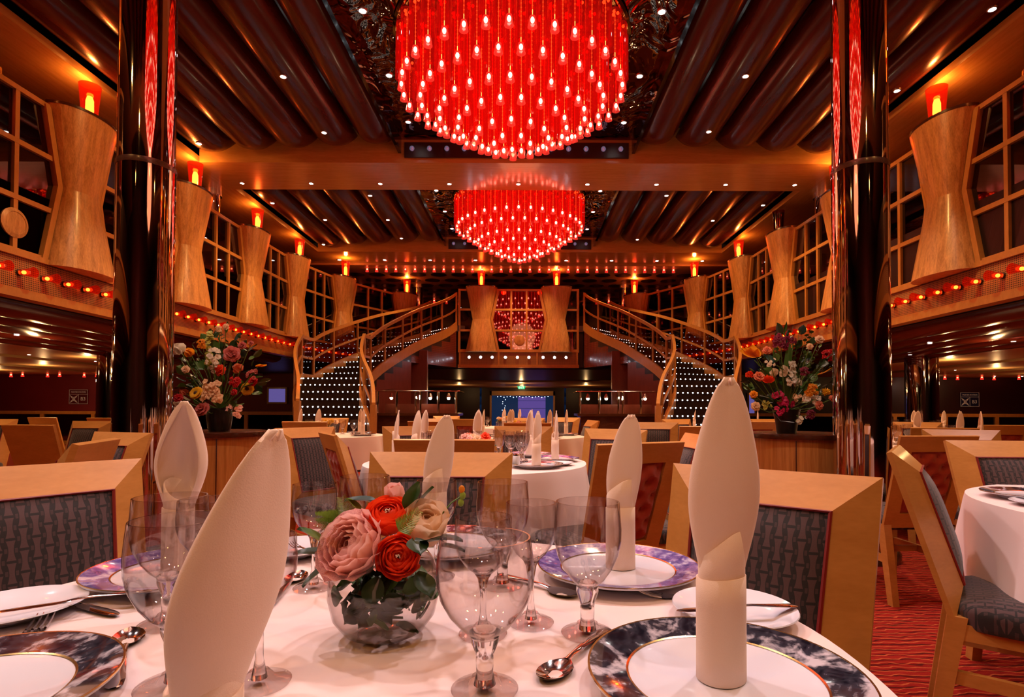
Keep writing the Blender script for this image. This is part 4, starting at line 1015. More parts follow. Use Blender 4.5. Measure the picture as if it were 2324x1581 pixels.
# ---------------------------------------------------------------- folded napkins
def napkin(x, y, H, rz, lean, label, wide=.040, z=TZ + .014, sleeve=.115, simple=False, group=None, cuff=True):
    t = thing('folded_napkin', label, 'napkin', (x, y, z), rz, group)
    def sl(h0, h1, rx, ry, slant, wob):
        def fn(u, v):
            a = 6.28319 * u; k = 1 + .035 * math.sin(3 * a + wob) * (1 - .4 * v)
            zz = h0 + (h1 - h0) * v + slant * math.cos(a + .7) * v
            return (rx * math.cos(a) * k, ry * math.sin(a) * k, zz)
        return fn
    nu = 16 if simple else 40
    o = MB().grid(sl(0, sleeve, .0265, .0215, .002, 1), nu, 5, True).build('sleeve', 'napkin_cloth', t, fix=False); m = o.modifiers.new('thick', 'SOLIDIFY'); m.thickness = .003; m.offset = 0
    if cuff:
        o = MB().grid(sl(sleeve * .62, sleeve * 1.30, .0248, .0198, .020, 2.2), nu, 4, True).build('cuff', 'napkin_cloth', t, fix=False); m = o.modifiers.new('thick', 'SOLIDIFY'); m.thickness = .003; m.offset = 0
    z0 = sleeve * .55; lx, ly = lean[0] * math.cos(rz), -lean[0] * math.sin(rz)
    def leaf(u, v):
        # open roll: the gap faces +y; closes to a point at the tip
        s = v; wd = wide
        if s < .54: k = max(0, (s - .12) / .42); k = k * k * (3 - 2 * k); hw = .0215 + (wd - .0215) * k
        else: k = (s - .54) / .46; hw = wd * (1 - k * k * (1.55 - .55 * k)) * (1 - .25 * k) + .0095 * k * (1 - k ** 6) + .005 * k
        gap = .20 + .75 * math.sin(math.pi * min(1, s * 1.02)) ** .7
        a = -math.pi / 2 + (math.pi - gap) * (2 * u - 1)
        dep = hw * (.62 - .25 * s)
        curl = .010 * s * s * (1 - abs(2 * u - 1))
        xx = hw * math.cos(a) * (1 + .04 * math.sin(7 * s)); yy = dep * math.sin(a) + curl
        k = s ** 1.6
        return (xx + lx * k, yy + ly * k, z0 + (H - z0) * s + .006 * math.sin(4 * a) * s * (1 - s))
    nu, nv = (12, 10) if simple else (36, 30)
    o = MB().grid(leaf, nu, nv).build('pointed_leaf', 'napkin_cloth', t, fix=False); m = o.modifiers.new('thick', 'SOLIDIFY'); m.thickness = .0028; m.offset = 0
    return t
napkin(.222, .628, .340, R(8), (.012, .0), 'tallest upright folded napkin on the black plate', .0415)
napkin(.182, 1.062, .292, R(-12), (.022, .0), 'upright folded napkin on the violet-sheen plate behind the goblet', .032)
napkin(-.205, 1.24, .288, R(5), (.028, 0), 'slim folded napkin behind the flower bowl', .031)
napkin(-.655, 1.045, .315, R(185), (.010, .0), 'open leaf shaped napkin on the violet-sheen plate before the drum cabinet', .047)
napkin(-.226, .392, .288, R(70), (.052, .0), 'big tilted folded napkin closest to the camera', .0435, sleeve=.10)

# ---------------------------------------------------------------- cutlery
def cut_strip(mb, prof, n=9, cup=0.0):
    """prof rows: (y, half width, z, cup depth, thickness)"""
    top, bot = [], []
    def fn(side):
        def g(u, v):
            i = v * (len(prof) - 1); a = prof[int(i)]; x = -1 + 2 * u
            y, w, z, c, th = a; zz = z + c * (x * x - 1); return (x * w, y, zz + (th * (1 - .7 * x * x) if side else -th * (1 - .9 * abs(x) ** 3) * .4))
        return g
    mb.grid(fn(1), n, len(prof)); mb.grid(lambda u, v: fn(0)(1 - u, v), n, len(prof)); return mb
HAND = [(.0, .004, .002, 0, .001), (.003, .0085, .0025, 0, .0018), (.02, .0095, .003, 0, .0022), (.05, .0072, .0045, 0, .0024), (.085, .0045, .0065, 0, .0024), (.11, .0034, .0065, 0, .0024), (.125, .0040, .005, 0, .0022)]
SPB = [(.122, .004, .0052, 0, .002), (.128, .010, .0048, .0015, .0013), (.137, .0165, .0045, .005, .001), (.148, .0195, .0045, .0075, .001), (.160, .0195, .005, .0078, .001), (.172, .016, .0058, .006, .001), (.181, .010, .0065, .003, .001), (.185, .003, .007, 0, .001)]
FKH = [(.122, .004, .0052, 0, .002), (.132, .0095, .0035, .001, .0013), (.142, .0125, .002, .002, .0012), (.152, .0125, .0022, .002, .0012)]
KNB = [(.118, .004, .005, 0, .002), (.125, .0075, .004, 0, .0022), (.14, .0088, .0035, 0, .0018), (.18, .0095, .0035, 0, .0016), (.205, .0085, .0035, 0, .0014), (.218, .0055, .0035, 0, .001), (.223, .001, .0035, 0, .0005)]
CUT = {'hand': cut_strip(MB(), HAND).mesh('handle', ang=80, fix=False), 'spoon': cut_strip(MB(), SPB, 13).mesh('bowl', ang=80, fix=False), 'fork': cut_strip(MB(), FKH).mesh('neck', ang=80, fix=False), 'knife': cut_strip(MB(), KNB).mesh('blade', ang=80, fix=False)}
tn = MB()
for k in range(4):
    x = -.0108 + k * .0072; tn.tube([(x, .150, .0022), (x, .165, .0030), (x * .98, .18, .0062), (x * .95, .194, .0115)], .0016, 6, [.0018, .0017, .0014, .0006])
CUT['tines'] = tn.mesh('tines')
def cutlery(kind, tip, tail, label, z=TZ + .001, sc=1.0, pitch=0):
    L = {'spoon': .185, 'fork': .194, 'knife': .223}[kind] * sc
    d = (Vector(tail) - Vector(tip)); d.z = 0; d.normalize(); base = Vector(tip) + d * L; base.z = z
    t = thing('table_' + kind, label, kind, base, 0, None, None, sc, (pitch, 0, math.atan2(-d.y, -d.x) - math.pi / 2))
    put('handle', CUT['hand'], 'cutlery_steel', t)
    if kind == 'fork': put('neck', CUT['fork'], 'cutlery_steel', t); put('tines', CUT['tines'], 'cutlery_steel', t)
    else: put('bowl' if kind == 'spoon' else 'blade', CUT[kind], 'cutlery_steel', t)
def cpx(kind, a, b, label, dz=.001, sc=1.0): cutlery(kind, atz(*a, TZ + dz), atz(*b, TZ + dz), label, TZ + dz, sc)
cpx('spoon', (296, 1434), (250, 1590), 'spoon shining beside the black plate cut by the frame')
cpx('spoon', (1230, 1552), (1345, 1456), 'spoon lying beside the largest goblet and black plate')
cpx('spoon', (1308, 1358), (1210, 1328), 'spoon behind the water goblet toward the violet-sheen plate')
cpx('fork', (1443, 1347), (1585, 1362), 'fork in front of the violet-sheen plate')
cpx('knife', (268, 1400), (52, 1344), 'table knife pointing past the bread plate')
cpx('knife', (-20, 1395), (152, 1370), 'butter knife resting across the bread plate beside the black plate', .022, .85)
cpx('knife', (1535, 1390), (1778, 1378), 'butter knife on the bread plate beside the tallest napkin', .021, .85)
cpx('spoon', (684, 1302), (640, 1345), 'dark spoon tip showing behind the big tilted napkin')
cpx('fork', (660, 1236), (706, 1256), 'fork on the bread plate behind the flower bowl', .019, .7)
cpx('fork', (106, 1406), (40, 1470), 'fork tines showing between bread plate and black plate')

# ---------------------------------------------------------------- flowers
def petal_mesh(cup=.35, tipw=.5, ruff=0.0, nu=7, nv=7):
    def fn(u, v):
        x = 2 * u - 1; w = .5 * math.sin(math.pi * (.08 + .80 * v ** .9)) ** .7 if v < .97 else .5 * tipw * .8
        return (x * w, cup * (x * x * .6 * (1 - .3 * v)) - cup * .5 * math.sin(math.pi * v * .9) + ruff * math.sin(9 * x + 4 * v) * v, v - .06 * x * x * v)
    return MB().grid(fn, nu, nv)
PET = petal_mesh(); PETR = petal_mesh(.42, .6, .018); PETS = petal_mesh(.3, .4, 0, 4, 4); PETL = petal_mesh(.12, .15, 0, 3, 5)
def nmat(nrm): return Vector(nrm).normalized().to_track_quat('Z', 'Y').to_matrix().to_4x4()
def layers(spec, rnd):
    out = []
    for n, tilt, size, lift in spec:
        ph = rnd.uniform(0, 6.28)
        for k in range(n):
            a = ph + 6.28319 * k / n + rnd.uniform(-.12, .12)
            out.append(Matrix.Translation((0, 0, lift)) @ Matrix.Rotation(a, 4, 'Z') @ Matrix.Rotation(-R(tilt + rnd.uniform(-5, 5)), 4, 'X') @ Matrix.Diagonal((size * 1.15, size * .9, size * rnd.uniform(.93, 1.05), 1)))
    return out
RAN = [(3, .28, .30, 0), (3, .40, .45, .02), (4, .52, .60, .03), (4, .64, .75, .05), (5, .76, .90, .06), (5, .88, 1.05, .08), (6, 1.0, 1.22, .10)]
ROSE = [(2, .30, .2, .02), (3, .45, .35, .08), (3, .62, .5, .15), (4, .80, .7, .22), (5, 1.0, 1.0, .32)]
PEO = [(3, .32, .25, .10), (4, .46, .40, .14), (5, .58, .55, .16), (6, .70, .70, .20), (6, .82, .85, .24), (7, .92, 1.0, .30), (7, 1.0, 1.25, .38)]
def shell_petal(n, rho, ph0, flare, ruff):
    wd = 6.28319 / n * .78
    def fn(u, v):
        x = 2 * u - 1; top = ph0 + .22 * x * x + .05 * math.sin(5 * x + n); ph = 2.5 + (top - 2.5) * v
        a = x * wd * (.45 + .55 * math.sin(math.pi * min(1, .15 + .62 * v)))
        rr = rho * (1 + .07 * x * abs(x) + flare * v ** 4 + ruff * math.sin(7 * x) * v * v)
        return (rr * math.sin(ph) * math.cos(a), rr * math.sin(ph) * math.sin(a), rr * math.cos(ph))
    return MB().grid(fn, 9, 8).mesh('petal', fix=False)
def big_flower(name, c, nrm, r, spec, mats, label, base, zs=1.0, center=None, seed=0, ruff=.01):
    rnd = random.Random(seed); t = thing(name, label, 'flower', c); Q = nmat(nrm)
    for li, (n, rho, ph0, fl) in enumerate(spec):
        src = shell_petal(n, rho, ph0, fl, ruff); me = {}; off = rnd.uniform(0, 6.28)
        for k in range(n):
            mt = mats[rnd.randrange(len(mats))]
            if mt not in me: me[mt] = src.copy(); me[mt].materials.append(M[mt])
            p = bpy.data.objects.new('petal', me[mt]); COL.objects.link(p); p.parent = t
            p.matrix_local = Q @ Matrix.Diagonal((r, r, r * zs, 1)) @ Matrix.Rotation(off + 6.28319 * k / n, 4, 'Z') @ Matrix.Rotation(rnd.uniform(-.06, .06), 4, 'X')
    if center:
        mb = MB()
        for k in range(14): mb.ball((rnd.uniform(-.1, .1), rnd.uniform(-.1, .1), .22 + rnd.uniform(0, .1)), .035, 5, 3)
        o = mb.build('stamens', center, t); o.matrix_local = Q @ Matrix.Scale(r, 4)
    d = Vector(base) - Vector(c)
    MB().tube([Vector((0, 0, 0)), d * .5, d], .0025, 6).build('stem', 'stem_green', t)
    return t
BX = atz(872, 1440, TZ); BC = Vector((BX.x, BX.y, TZ))
bw = thing('flower_bowl', 'round glass bowl holding flowers at the centre of the near table', 'bowl', BC)
pr = [(.035, .0015), (.055, .010), (.070, .030), (.0765, .058), (.0755, .082), (.068, .104), (.055, .120), (.050, .125)]
MB().lathe(pr + [(r - .0015, z + .0005) for r, z in reversed(pr)], 48, closed=True).build('bowl', 'bowl_glass', bw)
MB().lathe([(.002, 0), (.036, .0), (.036, .004), (.002, .007)], 32).build('thick_base', 'solid_glass', bw)
inb = BC + Vector((0, 0, .04))
def bp(px, py, dy): return at(px, py, BC.y + dy)
big_flower('peony', bp(800, 1240, -.035), (-.40, -.75, .55), .037, PEO, ['petal_pink', 'petal_pink', 'petal_striped'], 'large pale pink peony with crimson streaks in the glass bowl', inb, 1.0, None, 3, .035)
big_flower('ranunculus', bp(881, 1168, -.005), (.05, -.55, .85), .0300, RAN, ['petal_orange'], 'upper orange red ranunculus in the glass bowl', inb, .85, 'stamen', 4)
big_flower('ranunculus', bp(905, 1262, -.050), (.08, -.95, .30), .0275, RAN, ['petal_orange'], 'lower orange red ranunculus facing front over the bowl rim', inb, .85, 'stamen', 5)
big_flower('rose', bp(968, 1190, -.01), (.15, -.55, .85), .0255, ROSE, ['petal_cream'], 'cream rose in the glass bowl', inb, 1.3, None, 6, .02)
big_flower('rose_bud', bp(896, 1122, .03), (-.1, -.2, 1), .0165, ROSE[:4], ['petal_pink'], 'small pink rosebud at the top of the glass bowl', inb, 1.3, None, 7)
def leaf_mesh(nm='leaf', w=.42, nv=7):
    return MB().grid(lambda u, v: ((2 * u - 1) * w * math.sin(math.pi * (.03 + .97 * v)) ** .8, .10 * abs(2 * u - 1) - .18 * v * v, v), 5, nv).mesh(nm, fix=False)
LEAF = {m: leaf_mesh() for m in ('green_leaf', 'dark_leaf', 'blue_leaf', 'lime_leaf')}
NLEAF = {m: leaf_mesh('leaf', .13) for m in ('green_leaf', 'dark_leaf', 'blue_leaf')}
def leaf(parent, c, d, s, mat, narrow=False, roll=0):
    me = (NLEAF if narrow else LEAF)[mat]
    if not me.materials: me.materials.append(M[mat])
    o = bpy.data.objects.new('leaf', me); COL.objects.link(o); o.parent = parent
    o.matrix_local = Matrix.Translation(Vector(c) - Vector(parent.location)) @ nmat(d) @ Matrix.Rotation(roll, 4, 'Z') @ Matrix.Scale(s, 4); return o
rn = random.Random(11)
fo = thing('bowl_foliage', 'dark green leaves filling the glass bowl', 'foliage', BC)
for k in range(95):
    a = rn.uniform(0, 6.28); zz = rn.uniform(.022, .105); rr = rn.uniform(.02, .064) * math.sin(math.pi * min(1, (zz + .02) / .13))
    leaf(fo, BC + Vector((rr * math.cos(a), rr * math.sin(a), zz)), (math.cos(a + 1.3) , math.sin(a + 1.3), rn.uniform(-.3, .6)), rn.uniform(.026, .036), rn.choice(['dark_leaf', 'dark_leaf', 'green_leaf']), roll=rn.uniform(0, 6))
sp = thing('bowl_sprigs', 'loose leaves and sprigs around the flowers of the glass bowl', 'foliage', BC)
for px, py, dy, d, s, m in ((745, 1260, -.02, (-1, -.2, .25), .045, 'dark_leaf'), (740, 1240, -.02, (-.8, -.2, .8), .045, 'green_leaf'), (748, 1285, -.02, (-.9, -.3, -.5), .042, 'dark_leaf'), (850, 1140, .02, (-1, .1, .2), .045, 'blue_leaf'),
    (930, 1160, .0, (.2, -.1, 1), .045, 'green_leaf'), (945, 1155, .01, (.5, 0, .9), .04, 'green_leaf'), (960, 1235, -.04, (.7, -.5, .4), .045, 'dark_leaf'), (985, 1225, -.01, (1, 0, .1), .04, 'dark_leaf'), (940, 1225, -.05, (.4, -.8, -.2), .035, 'dark_leaf'),
    (860, 1310, -.05, (-.2, -.6, -.8), .04, 'dark_leaf'), (945, 1300, -.04, (.6, -.5, -.5), .04, 'dark_leaf'), (1000, 1240, .0, (.9, .2, -.1), .035, 'dark_leaf'), (820, 1165, .01, (-.6, 0, .8), .03, 'lime_leaf')):
    leaf(sp, bp(px, py, dy), d, s, m)
fern = MB()
for (px, py, px2, py2, dy) in ((905, 1205, 950, 1160, -.05), (770, 1180, 718, 1170, .0), (790, 1175, 775, 1130, .0), (775, 1190, 720, 1185, 0)):
    a, b = bp(px, py, dy) - BC, bp(px2, py2, dy) - BC
    for k in range(16):
        p = a.lerp(b, k / 15); s = .017 * (1 - .6 * k / 15)
        for sd in (-1, 1):
            dr = ((b - a).normalized() * .5 + sd * Vector((.1, -1, .2)).cross((b - a).normalized()) * .9).normalized()
            fern.add([v for v in PETL.v], PETL.f, Matrix.Translation(p) @ nmat(dr) @ Matrix.Diagonal((s * .28, s, s, 1)))
o = fern.build('fern_fronds', 'lime_leaf', sp, fix=False); o['kind'] = 'stuff'
bd = thing('berry_sprig', 'thin sprig with green and orange buds reaching out of the glass bowl', 'sprig', bp(1000, 1170, .0))
MB().tube([(0, 0, 0), bp(1025, 1140, 0) - bd.location, bp(1048, 1125, 0) - bd.location], .0011, 5).build('twig', 'stem_green', bd)
for px, py, m in ((1048, 1110, 'petal_gold'), (1050, 1124, 'lime_leaf'), (1046, 1140, 'lime_leaf')): MB().ball(bp(px, py, 0) - bd.location, .0045, 8, 5, 1.3).build('bud', m, bd)

# ---------------------------------------------------------------- tall bouquets on drum cabinets
def cabinet(x, y, label):
    t = thing('drum_cabinet', label, 'cabinet', (x, y, 0))
    MB().lathe([(.36, 0), (.36, .08)], 48).build('plinth', 'dark_wood', t)
    MB().lathe([(.372, .08), (.372, .83)], 64).build('body', 'cabinet_wood', t)
    MB().lathe([(.40, .83), (.402, .835), (.402, .868), (.398, .872)], 64).build('top', 'dark_wood', t)
    for a in (-60, -120): MB().box(-.004, .004, -.378, -.36, .1, .82, Matrix.Rotation(R(a + 90), 4, 'Z')).build('door_seam', 'dark_wood', t, smooth=False)
CL, CR = Vector((-2.60, 4.63, 0)), Vector((2.30, 4.63, 0))
cabinet(CL.x, CL.y, 'wooden drum cabinet with dark top under the sunflower bouquet'); cabinet(CR.x, CR.y, 'wooden drum cabinet with dark top under the paradise flower bouquet')
def vase(x, y, label, ribbed):
    t = thing('flower_vase', label, 'vase', (x, y, .872))
    p = [(.075, 0), (.085, .02), (.098, .13), (.092, .175), (.10, .19)] if not ribbed else [(.075, 0), (.088, .1), (.105, .19), (.11, .195)]
    MB().lathe(p + [(r - .006, z) for r, z in reversed(p[1:])] + [(.01, .02)], 32).build('vase_body', 'black', t)
    if ribbed: MB().tube([(.105, 0, .17), (.09, -.09, .10), (0, -.13, .09), (-.09, -.09, .10), (-.105, 0, .17)], .004, 6).build('bucket_handle', 'black', t)
    return Vector((x, y, .872 + .18))
V1 = vase(at(498, 960, 4.55).x, 4.55, 'black rounded vase of the sunflower bouquet', False)
V2 = vase(at(1785, 960, 4.55).x, 4.55, 'black bucket of the paradise flower bouquet', True)
def stem_to(t, base): 
    d = Vector(base) - t.location; MB().tube([(0, 0, 0), d * .45 + Vector((0, .01, -.03)), d], .003, 5).build('stem', 'stem_green', t)
def small_flower(kind, c, r, mat, label, base, seed=0, nrm=None, mat2=None):
    rnd = random.Random(seed * 7 + 1); nrm = nrm or (rnd.uniform(-.35, .35), -1, rnd.uniform(.1, .7)); Q = nmat(nrm) @ Matrix.Scale(r, 4)
    nm = {'rose': 'rose', 'daisy': 'sunflower', 'tulip': 'tulip', 'cluster': 'blossom_cluster', 'bird': 'paradise_flower', 'spike': 'flower_spike', 'lily': 'orchid_spray'}[kind]
    t = thing(nm, label, 'flower', c); mb = MB()
    if kind == 'rose':
        for m in layers([(3, 5, .5, .2), (4, 18, .7, .12), (5, 35, .9, .05), (6, 60, 1.0, 0), (6, 85, 1.0, -.05)], rnd): mb.add(PETS.v, PETS.f, Q @ m)
    elif kind == 'daisy':
        for m in layers([(15, 78, 1.0, .0), (15, 92, 1.1, -.05)], rnd): mb.add(PETL.v, PETL.f, Q @ m @ Matrix.Diagonal((1.2, 1, 1, 1)))
        MB().ball((0, 0, 0), .38, 12, 6, .5, Q).build('seed_head', mat2 or 'seed_dark', t)
    elif kind == 'tulip':
        for m in layers([(3, 6, 1.3, 0), (3, 14, 1.4, -.05)], rnd): mb.add(PETS.v, PETS.f, Q @ m @ Matrix.Diagonal((1.2, 1.2, 1, 1)))
    elif kind == 'bird':
        for k in range(6):
            a = -.9 + k * .34; mb.add(PETL.v, PETL.f, nmat(nrm) @ Matrix.Rotation(a, 4, 'Y') @ Matrix.Scale(r * rnd.uniform(.8, 1.15), 4) @ Matrix.Diagonal((.55, 1, 1, 1)))
    else:
        n, sx, sz = {'cluster': (34, .75, .75), 'spike': (44, .25, 1.9), 'lily': (9, 1.0, .8)}[kind]
        for k in range(n):
            p = Vector((rnd.uniform(-sx, sx), rnd.uniform(-.3, .2), rnd.uniform(-sz, sz)))
            if kind == 'cluster' and p.length > .95: p *= .8
            for m in layers([(5, 70, {'cluster': .26, 'spike': .24, 'lily': .42}[kind], 0)], rnd):
                mb.add(PETS.v, PETS.f, Matrix.Translation(p * r) @ nmat((rnd.uniform(-.5, .5) + p.x, -1, rnd.uniform(-.2, .6) + p.z * .5)) @ Matrix.Scale(r, 4) @ m)
    mb.build('petals', mat, t, fix=False); stem_to(t, base); return t
FL1 = [('tulip', 412, 800, .055, 'petal_white', 'cream tulip'), ('tulip', 435, 806, .04, 'petal_gold', 'orange tulip beside the cream one'), ('lily', 482, 808, .05, 'petal_white', 'white orchid below the green spike'), ('rose', 527, 803, .058, 'petal_dusky', 'large dusky pink rose'),
    ('rose', 550, 784, .03, 'petal_dusky', 'small dusky rose high up'), ('spike', 475, 790, .06, 'petal_lime', 'tall lime green flower spike'), ('cluster', 458, 780, .035, 'petal_gold', 'orange tufted bloom beside the green spike'), ('rose', 500, 840, .042, 'petal_orange', 'bright red orange ranunculus'),
    ('tulip', 545, 842, .042, 'petal_salmon', 'salmon rose at mid height'), ('cluster', 533, 866, .042, 'petal_red', 'crimson carnation'), ('rose', 531, 890, .026, 'petal_red', 'small red rose below the carnation'), ('daisy', 561, 882, .042, 'petal_yellow', 'sunflower facing away from the column'),
    ('daisy', 444, 891, .042, 'petal_yellow', 'sunflower beside the hydrangea'), ('cluster', 482, 887, .085, 'petal_cream', 'big cream hydrangea'), ('tulip', 422, 893, .036, 'petal_salmon', 'salmon tulip low beside sunflower'), ('rose', 405, 903, .032, 'petal_red', 'red bloom at the outer rim'),
    ('rose', 461, 930, .052, 'petal_dusky', 'dusky rose hanging over the vase'), ('lily', 530, 932, .045, 'petal_pink', 'pale pink orchid hanging over the vase'), ('lily', 404, 920, .035, 'petal_white', 'white orchid low at the rim'), ('rose', 422, 838, .028, 'petal_cream', 'small cream rose'),
    ('lily', 482, 834, .04, 'petal_white', 'white orchid beside the red ranunculus'), ('cluster', 497, 745, .026, 'petal_cream', 'cream blossom near the top'), ('cluster', 513, 741, .022, 'petal_cream', 'second cream blossom at the very top'), ('lily', 570, 850, .035, 'petal_dusky', 'pink lily at the outer side'), ('rose', 575, 866, .034, 'petal_red', 'red lily at the outer side'), ('bird', 585, 832, .055, 'petal_gold', 'orange pointed bloom at the side'), ('rose', 570, 779, .02, 'petal_dusky', 'closed pink bud on a long stem')]
for i, (k, px, py, r, m, lb) in enumerate(FL1):
    small_flower(k, at(px, py, 4.42 + .10 * math.sin(i * 1.9)), r * 1.2, m, lb + ' in the sunflower bouquet', V1, i, (-.5, -.6, .8) if k == 'tulip' else ((.9, -.3, .3) if k == 'bird' else None))
FL2 = [('bird', 1716, 810, .115, 'petal_gold', 'yellow paradise flower toward the stairs', (-.75, -.3, .75)), ('bird', 1858, 850, .105, 'petal_gold', 'yellow paradise flower toward the column', (.8, -.3, .5)), ('cluster', 1772, 775, .065, 'petal_purple', 'purple stock at the top', None), ('rose', 1741, 795, .032, 'petal_salmon', 'orange rose high up', None),
    ('cluster', 1880, 806, .055, 'petal_red', 'red gladiolus beside the column', None), ('rose', 1859, 771, .034, 'petal_cream', 'cream rose at the top', None), ('rose', 1838, 786, .024, 'petal_cream', 'small cream rose below the top one', None), ('lily', 1778, 838, .075, 'petal_white', 'white orchid spray in the middle', None),
    ('lily', 1800, 860, .055, 'petal_white', 'second white orchid spray below the first', None), ('cluster', 1826, 842, .034, 'petal_purple', 'dark crimson orchid', None), ('bird', 1745, 868, .06, 'petal_orange', 'rust orange bromeliad', (-.2, -.5, 1)), ('lily', 1778, 905, .07, 'petal_magenta', 'magenta orchid spray hanging in front', None),
    ('lily', 1770, 928, .045, 'petal_magenta', 'lower tip of the magenta orchid spray', None), ('cluster', 1842, 885, .052, 'petal_gold', 'orange yellow carnation', None), ('tulip', 1873, 890, .034, 'petal_yellow', 'yellow tulip', None), ('lily', 1845, 905, .055, 'petal_white', 'white alstroemeria beside the carnation', None),
    ('tulip', 1888, 905, .028, 'petal_salmon', 'pink tulip bud at the outer side', None), ('lily', 1812, 905, .035, 'petal_cream', 'cream narcissus', None), ('rose', 1722, 855, .042, 'petal_salmon', 'peach rose at the stair side', None), ('rose', 1710, 895, .03, 'petal_gold', 'amber rose low at the stair side', None),
    ('rose', 1714, 922, .036, 'petal_cream', 'cream rose low at the stair side', None), ('lily', 1742, 920, .035, 'petal_lime', 'pale green lily low', None), ('cluster', 1840, 940, .036, 'petal_purple', 'purple bloom low beside the bucket', None), ('lily', 1820, 955, .035, 'petal_white', 'white lily hanging beside the bucket', None), ('cluster', 1800, 772, .03, 'petal_purple', 'second purple stock beside the tall leaf', None), ('rose', 1858, 920, .034, 'petal_salmon', 'salmon bloom low toward the column', None), ('lily', 1748, 822, .03, 'petal_white', 'small white blossoms at upper stair side', None), ('cluster', 1700, 850, .03, 'petal_orange', 'rust red spray at the stair side', None)]
for i, (k, px, py, r, m, lb, nr) in enumerate(FL2):
    small_flower(k, at(px, py, 4.42 + .10 * math.sin(i * 1.9)), r * 1.15, m, lb + ' in the paradise bouquet', V2, i + 50, nr)
for V, cx, nm in ((V1, 498, 'green foliage of the sunflower bouquet'), (V2, 1795, 'green foliage of the paradise flower bouquet')):
    rn = random.Random(int(cx)); g = thing('bouquet_foliage', nm, 'foliage', V)
    for k in range(110):
        a = rn.uniform(-1.35, 1.35); rr = rn.uniform(.05, .33) ; px = cx + math.sin(a) * rr * 320 * (1 if abs(a) < 1 else .95); py = 935 - math.cos(a) * rr * 560
        c = at(px, py, V.y + rn.uniform(-.08, .16)); d = Vector((math.sin(a) + rn.uniform(-.5, .5), rn.uniform(-.5, .3), math.cos(a) + rn.uniform(-.3, .3)))
        leaf(g, c, d, rn.uniform(.05, .11), rn.choice(['dark_leaf', 'green_leaf', 'dark_leaf', 'green_leaf', 'blue_leaf']), rn.random() < .35, rn.uniform(0, 6))
    tw = MB()
    for k in range(14):
        a = rn.uniform(-1.1, 1.1); e = at(cx + math.sin(a) * 100, 920 - math.cos(a) * rn.uniform(120, 185), V.y + rn.uniform(-.05, .15)) - V
        tw.tube([(0, 0, 0), e * .5 + Vector((0, 0, .03)), e], .0022, 4)
        for j in range(7):
            p = e * (.6 + .4 * j / 6); tw.add(PETL.v, PETL.f, Matrix.Translation(p) @ nmat((rn.uniform(-1, 1), rn.uniform(-1, .2), .6)) @ Matrix.Scale(.035, 4))
    o = tw.build('twigs', 'green_leaf', g, fix=False); o['kind'] = 'stuff'
big = thing('broad_leaf', 'tall broad green leaf blade standing in the paradise bouquet', 'leaf', V2)
MB().grid(lambda u, v: ((2 * u - 1) * .04 * math.sin(math.pi * (.1 + .85 * v)) ** .6, .01 * abs(2 * u - 1) - .06 * v + .0, .55 * v), 5, 9).build('blade', 'green_leaf', big, fix=False)
MB().tube([(0, 0, 0), (0, -.012, .2), (0, -.05, .5)], .003, 5).build('midrib', 'stem_green', big)

# ---------------------------------------------------------------- settings on the farther tables
def setting(tx, ty, r, ang, label, mat='marble_black', nap=True, gl=2, cut=False, H=.29, op=None):
    a = R(ang); x, y = tx + (r - .17) * math.cos(a), ty + (r - .17) * math.sin(a)
    plate(x, y, 'marbled plate ' + label, mat, ang, .95)
    if nap: napkin(x, y, H, R(op if op is not None else ang + 90), (.012, 0), 'small folded napkin ' + label, .032, simple=True)
    tx_, ty_ = -math.sin(a), math.cos(a)
    ix, iy = tx + (r - .36) * math.cos(a), ty + (r - .36) * math.sin(a)
    if gl > 0: glass(ix + tx_ * .09, iy + ty_ * .09, .178, .042, .039, .035, 'goblet', 'water goblet ' + label)
    if gl > 1: glass(ix + tx_ * .0, iy + ty_ * .0, .17, .037, .035, .033, 'wine', 'wine glass ' + label)
    if cut: bread(tx + (r - .12) * math.cos(a + .34), ty + (r - .12) * math.sin(a + .34), 'white bread plate ' + label, sc=.9)
for ang, lb, mt, ct in ((-42, 'on the second table before the red tufted chair', 'marble_black', True), (5, 'on the second table toward the edge-on chair', 'marble_painted_reflection', True), (48, 'on the second table toward the far woven chair', 'marble_painted_reflection', False), (95, 'on the far rim of the second table', 'marble_black', False), (142, 'on the second table, outer of the two behind the near chair', 'marble_black', False), (188, 'on the second table, next to the buffet napkin', 'marble_painted_reflection', True), (232, 'on the second table hidden behind the near chair', 'marble_black', False)):
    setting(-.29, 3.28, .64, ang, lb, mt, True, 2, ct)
for ang, lb in ((200, 'on the third table toward the red wall'), (250, 'on the third table before the rear-view chair'), (300, 'on the third table toward the purple wall'), (20, 'on the third table by the woven chair'), (110, 'on the far rim of the third table')):
    setting(0, 6.35, .68, ang, lb, 'marble_black', True, 2 if ang < 280 else 1)
for ang, lb in ((150, 'at the rim of the hanging cloth'), (205, 'on the near rim of the hanging cloth'),):
    setting(2.25, 1.72, .68, ang, lb, 'marble_black', ang == 500, 0, ang == 150)
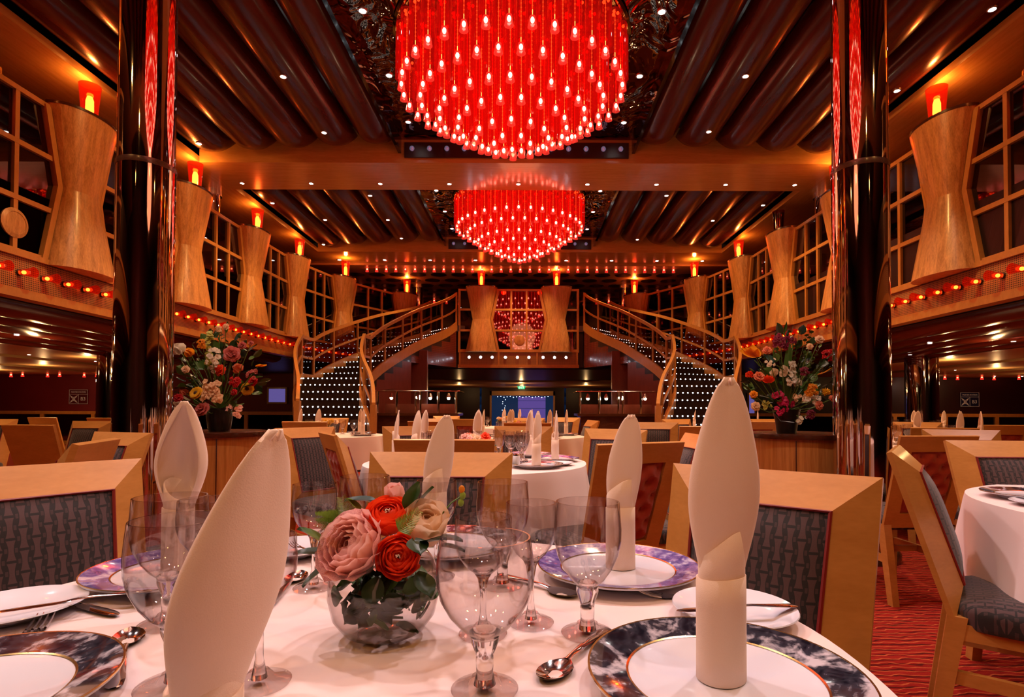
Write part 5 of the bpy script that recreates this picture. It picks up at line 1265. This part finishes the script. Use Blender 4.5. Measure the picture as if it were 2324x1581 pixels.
for (tx, ty, r, nm) in ((-2.25, 6.4, .6, 'between drum cabinet and lit steps'), (3.6, 5.0, .6, 'beside the mirrored column'), (-5.5, 8.0, .65, 'below the red B3 sign'), (-.35, 9.3, .65, 'before the far doorway'), (5.4, 7.6, .65, 'below the navy B3 sign'), (2.9, 8.0, .6, 'behind the black flower bucket'), (-2.65, 1.75, .6, 'by the slanting chair back')):
    for ang, w_ in ((-90, 'nearest'), (-20, 'toward the purple side'), (60, 'far side'), (165, 'toward the red side')):
        if ty < 2 and ang != 165: continue
        setting(tx, ty, r, ang, '%s, table %s' % (w_, nm), 'marble_black', True, 2 if ang in (-90, 165) else 1)
# small posies and shakers
def posy(x, y, label, mats):
    t = thing('table_posy', label, 'flowers', (x, y, TZ)); rn = random.Random(int(x * 100))
    MB().lathe([(.035, 0), (.06, .03), (.065, .06), (.05, .09), (.048, .09), (.062, .06), (.033, .004)], 20, closed=True).build('bowl', 'bowl_glass', t)
    for k in range(9):
        mb = MB(); c = Vector((rn.uniform(-.09, .09), rn.uniform(-.07, .07), .11 + rn.uniform(0, .05)))
        for m in layers([(4, 15, .6, .1), (6, 45, .9, 0), (6, 75, 1, 0)], rn): mb.add(PETS.v, PETS.f, Matrix.Translation(c) @ nmat((c.x * 6, -.6 + c.y, 1)) @ Matrix.Scale(.036, 4) @ m)
        mb.build('bloom', mats[k % len(mats)], t, fix=False)
    for k in range(8): 
        o = leaf(t, t.location + Vector((rn.uniform(-.06, .06), rn.uniform(-.05, .05), .07)), (rn.uniform(-1, 1), rn.uniform(-1, .3), .4), .07, 'green_leaf')
posy(-.29, 3.3, 'pink and orange flowers at the centre of the second table', ['petal_pink', 'petal_orange', 'petal_cream', 'petal_salmon'])
posy(-.1, 6.35, 'pink flowers at the centre of the third table', ['petal_salmon', 'petal_pink', 'petal_yellow'])
posy(-.4, 9.3, 'mixed flowers on the table before the far doorway', ['petal_salmon', 'petal_cream', 'petal_yellow'])
posy(-2.3, 6.5, 'yellow flowers on the table by the lit steps', ['petal_yellow', 'petal_cream'])
posy(-5.4, 8.1, 'yellow flowers on the table below the red B3 sign', ['petal_yellow', 'petal_lime'])
for dx, nm in ((.24, 'salt shaker of frosted glass beside the wine glasses of the second table'),):
    t = thing('salt_shaker', nm, 'shaker', (-.29 + dx, 3.0, TZ)); MB().lathe([(.019, 0), (.021, .004), (.021, .055), (.018, .06)], 20).build('body', 'porcelain', t); MB().lathe([(.018, .06), (.016, .068), (.004, .071)], 20).build('cap', 'cutlery_steel', t)
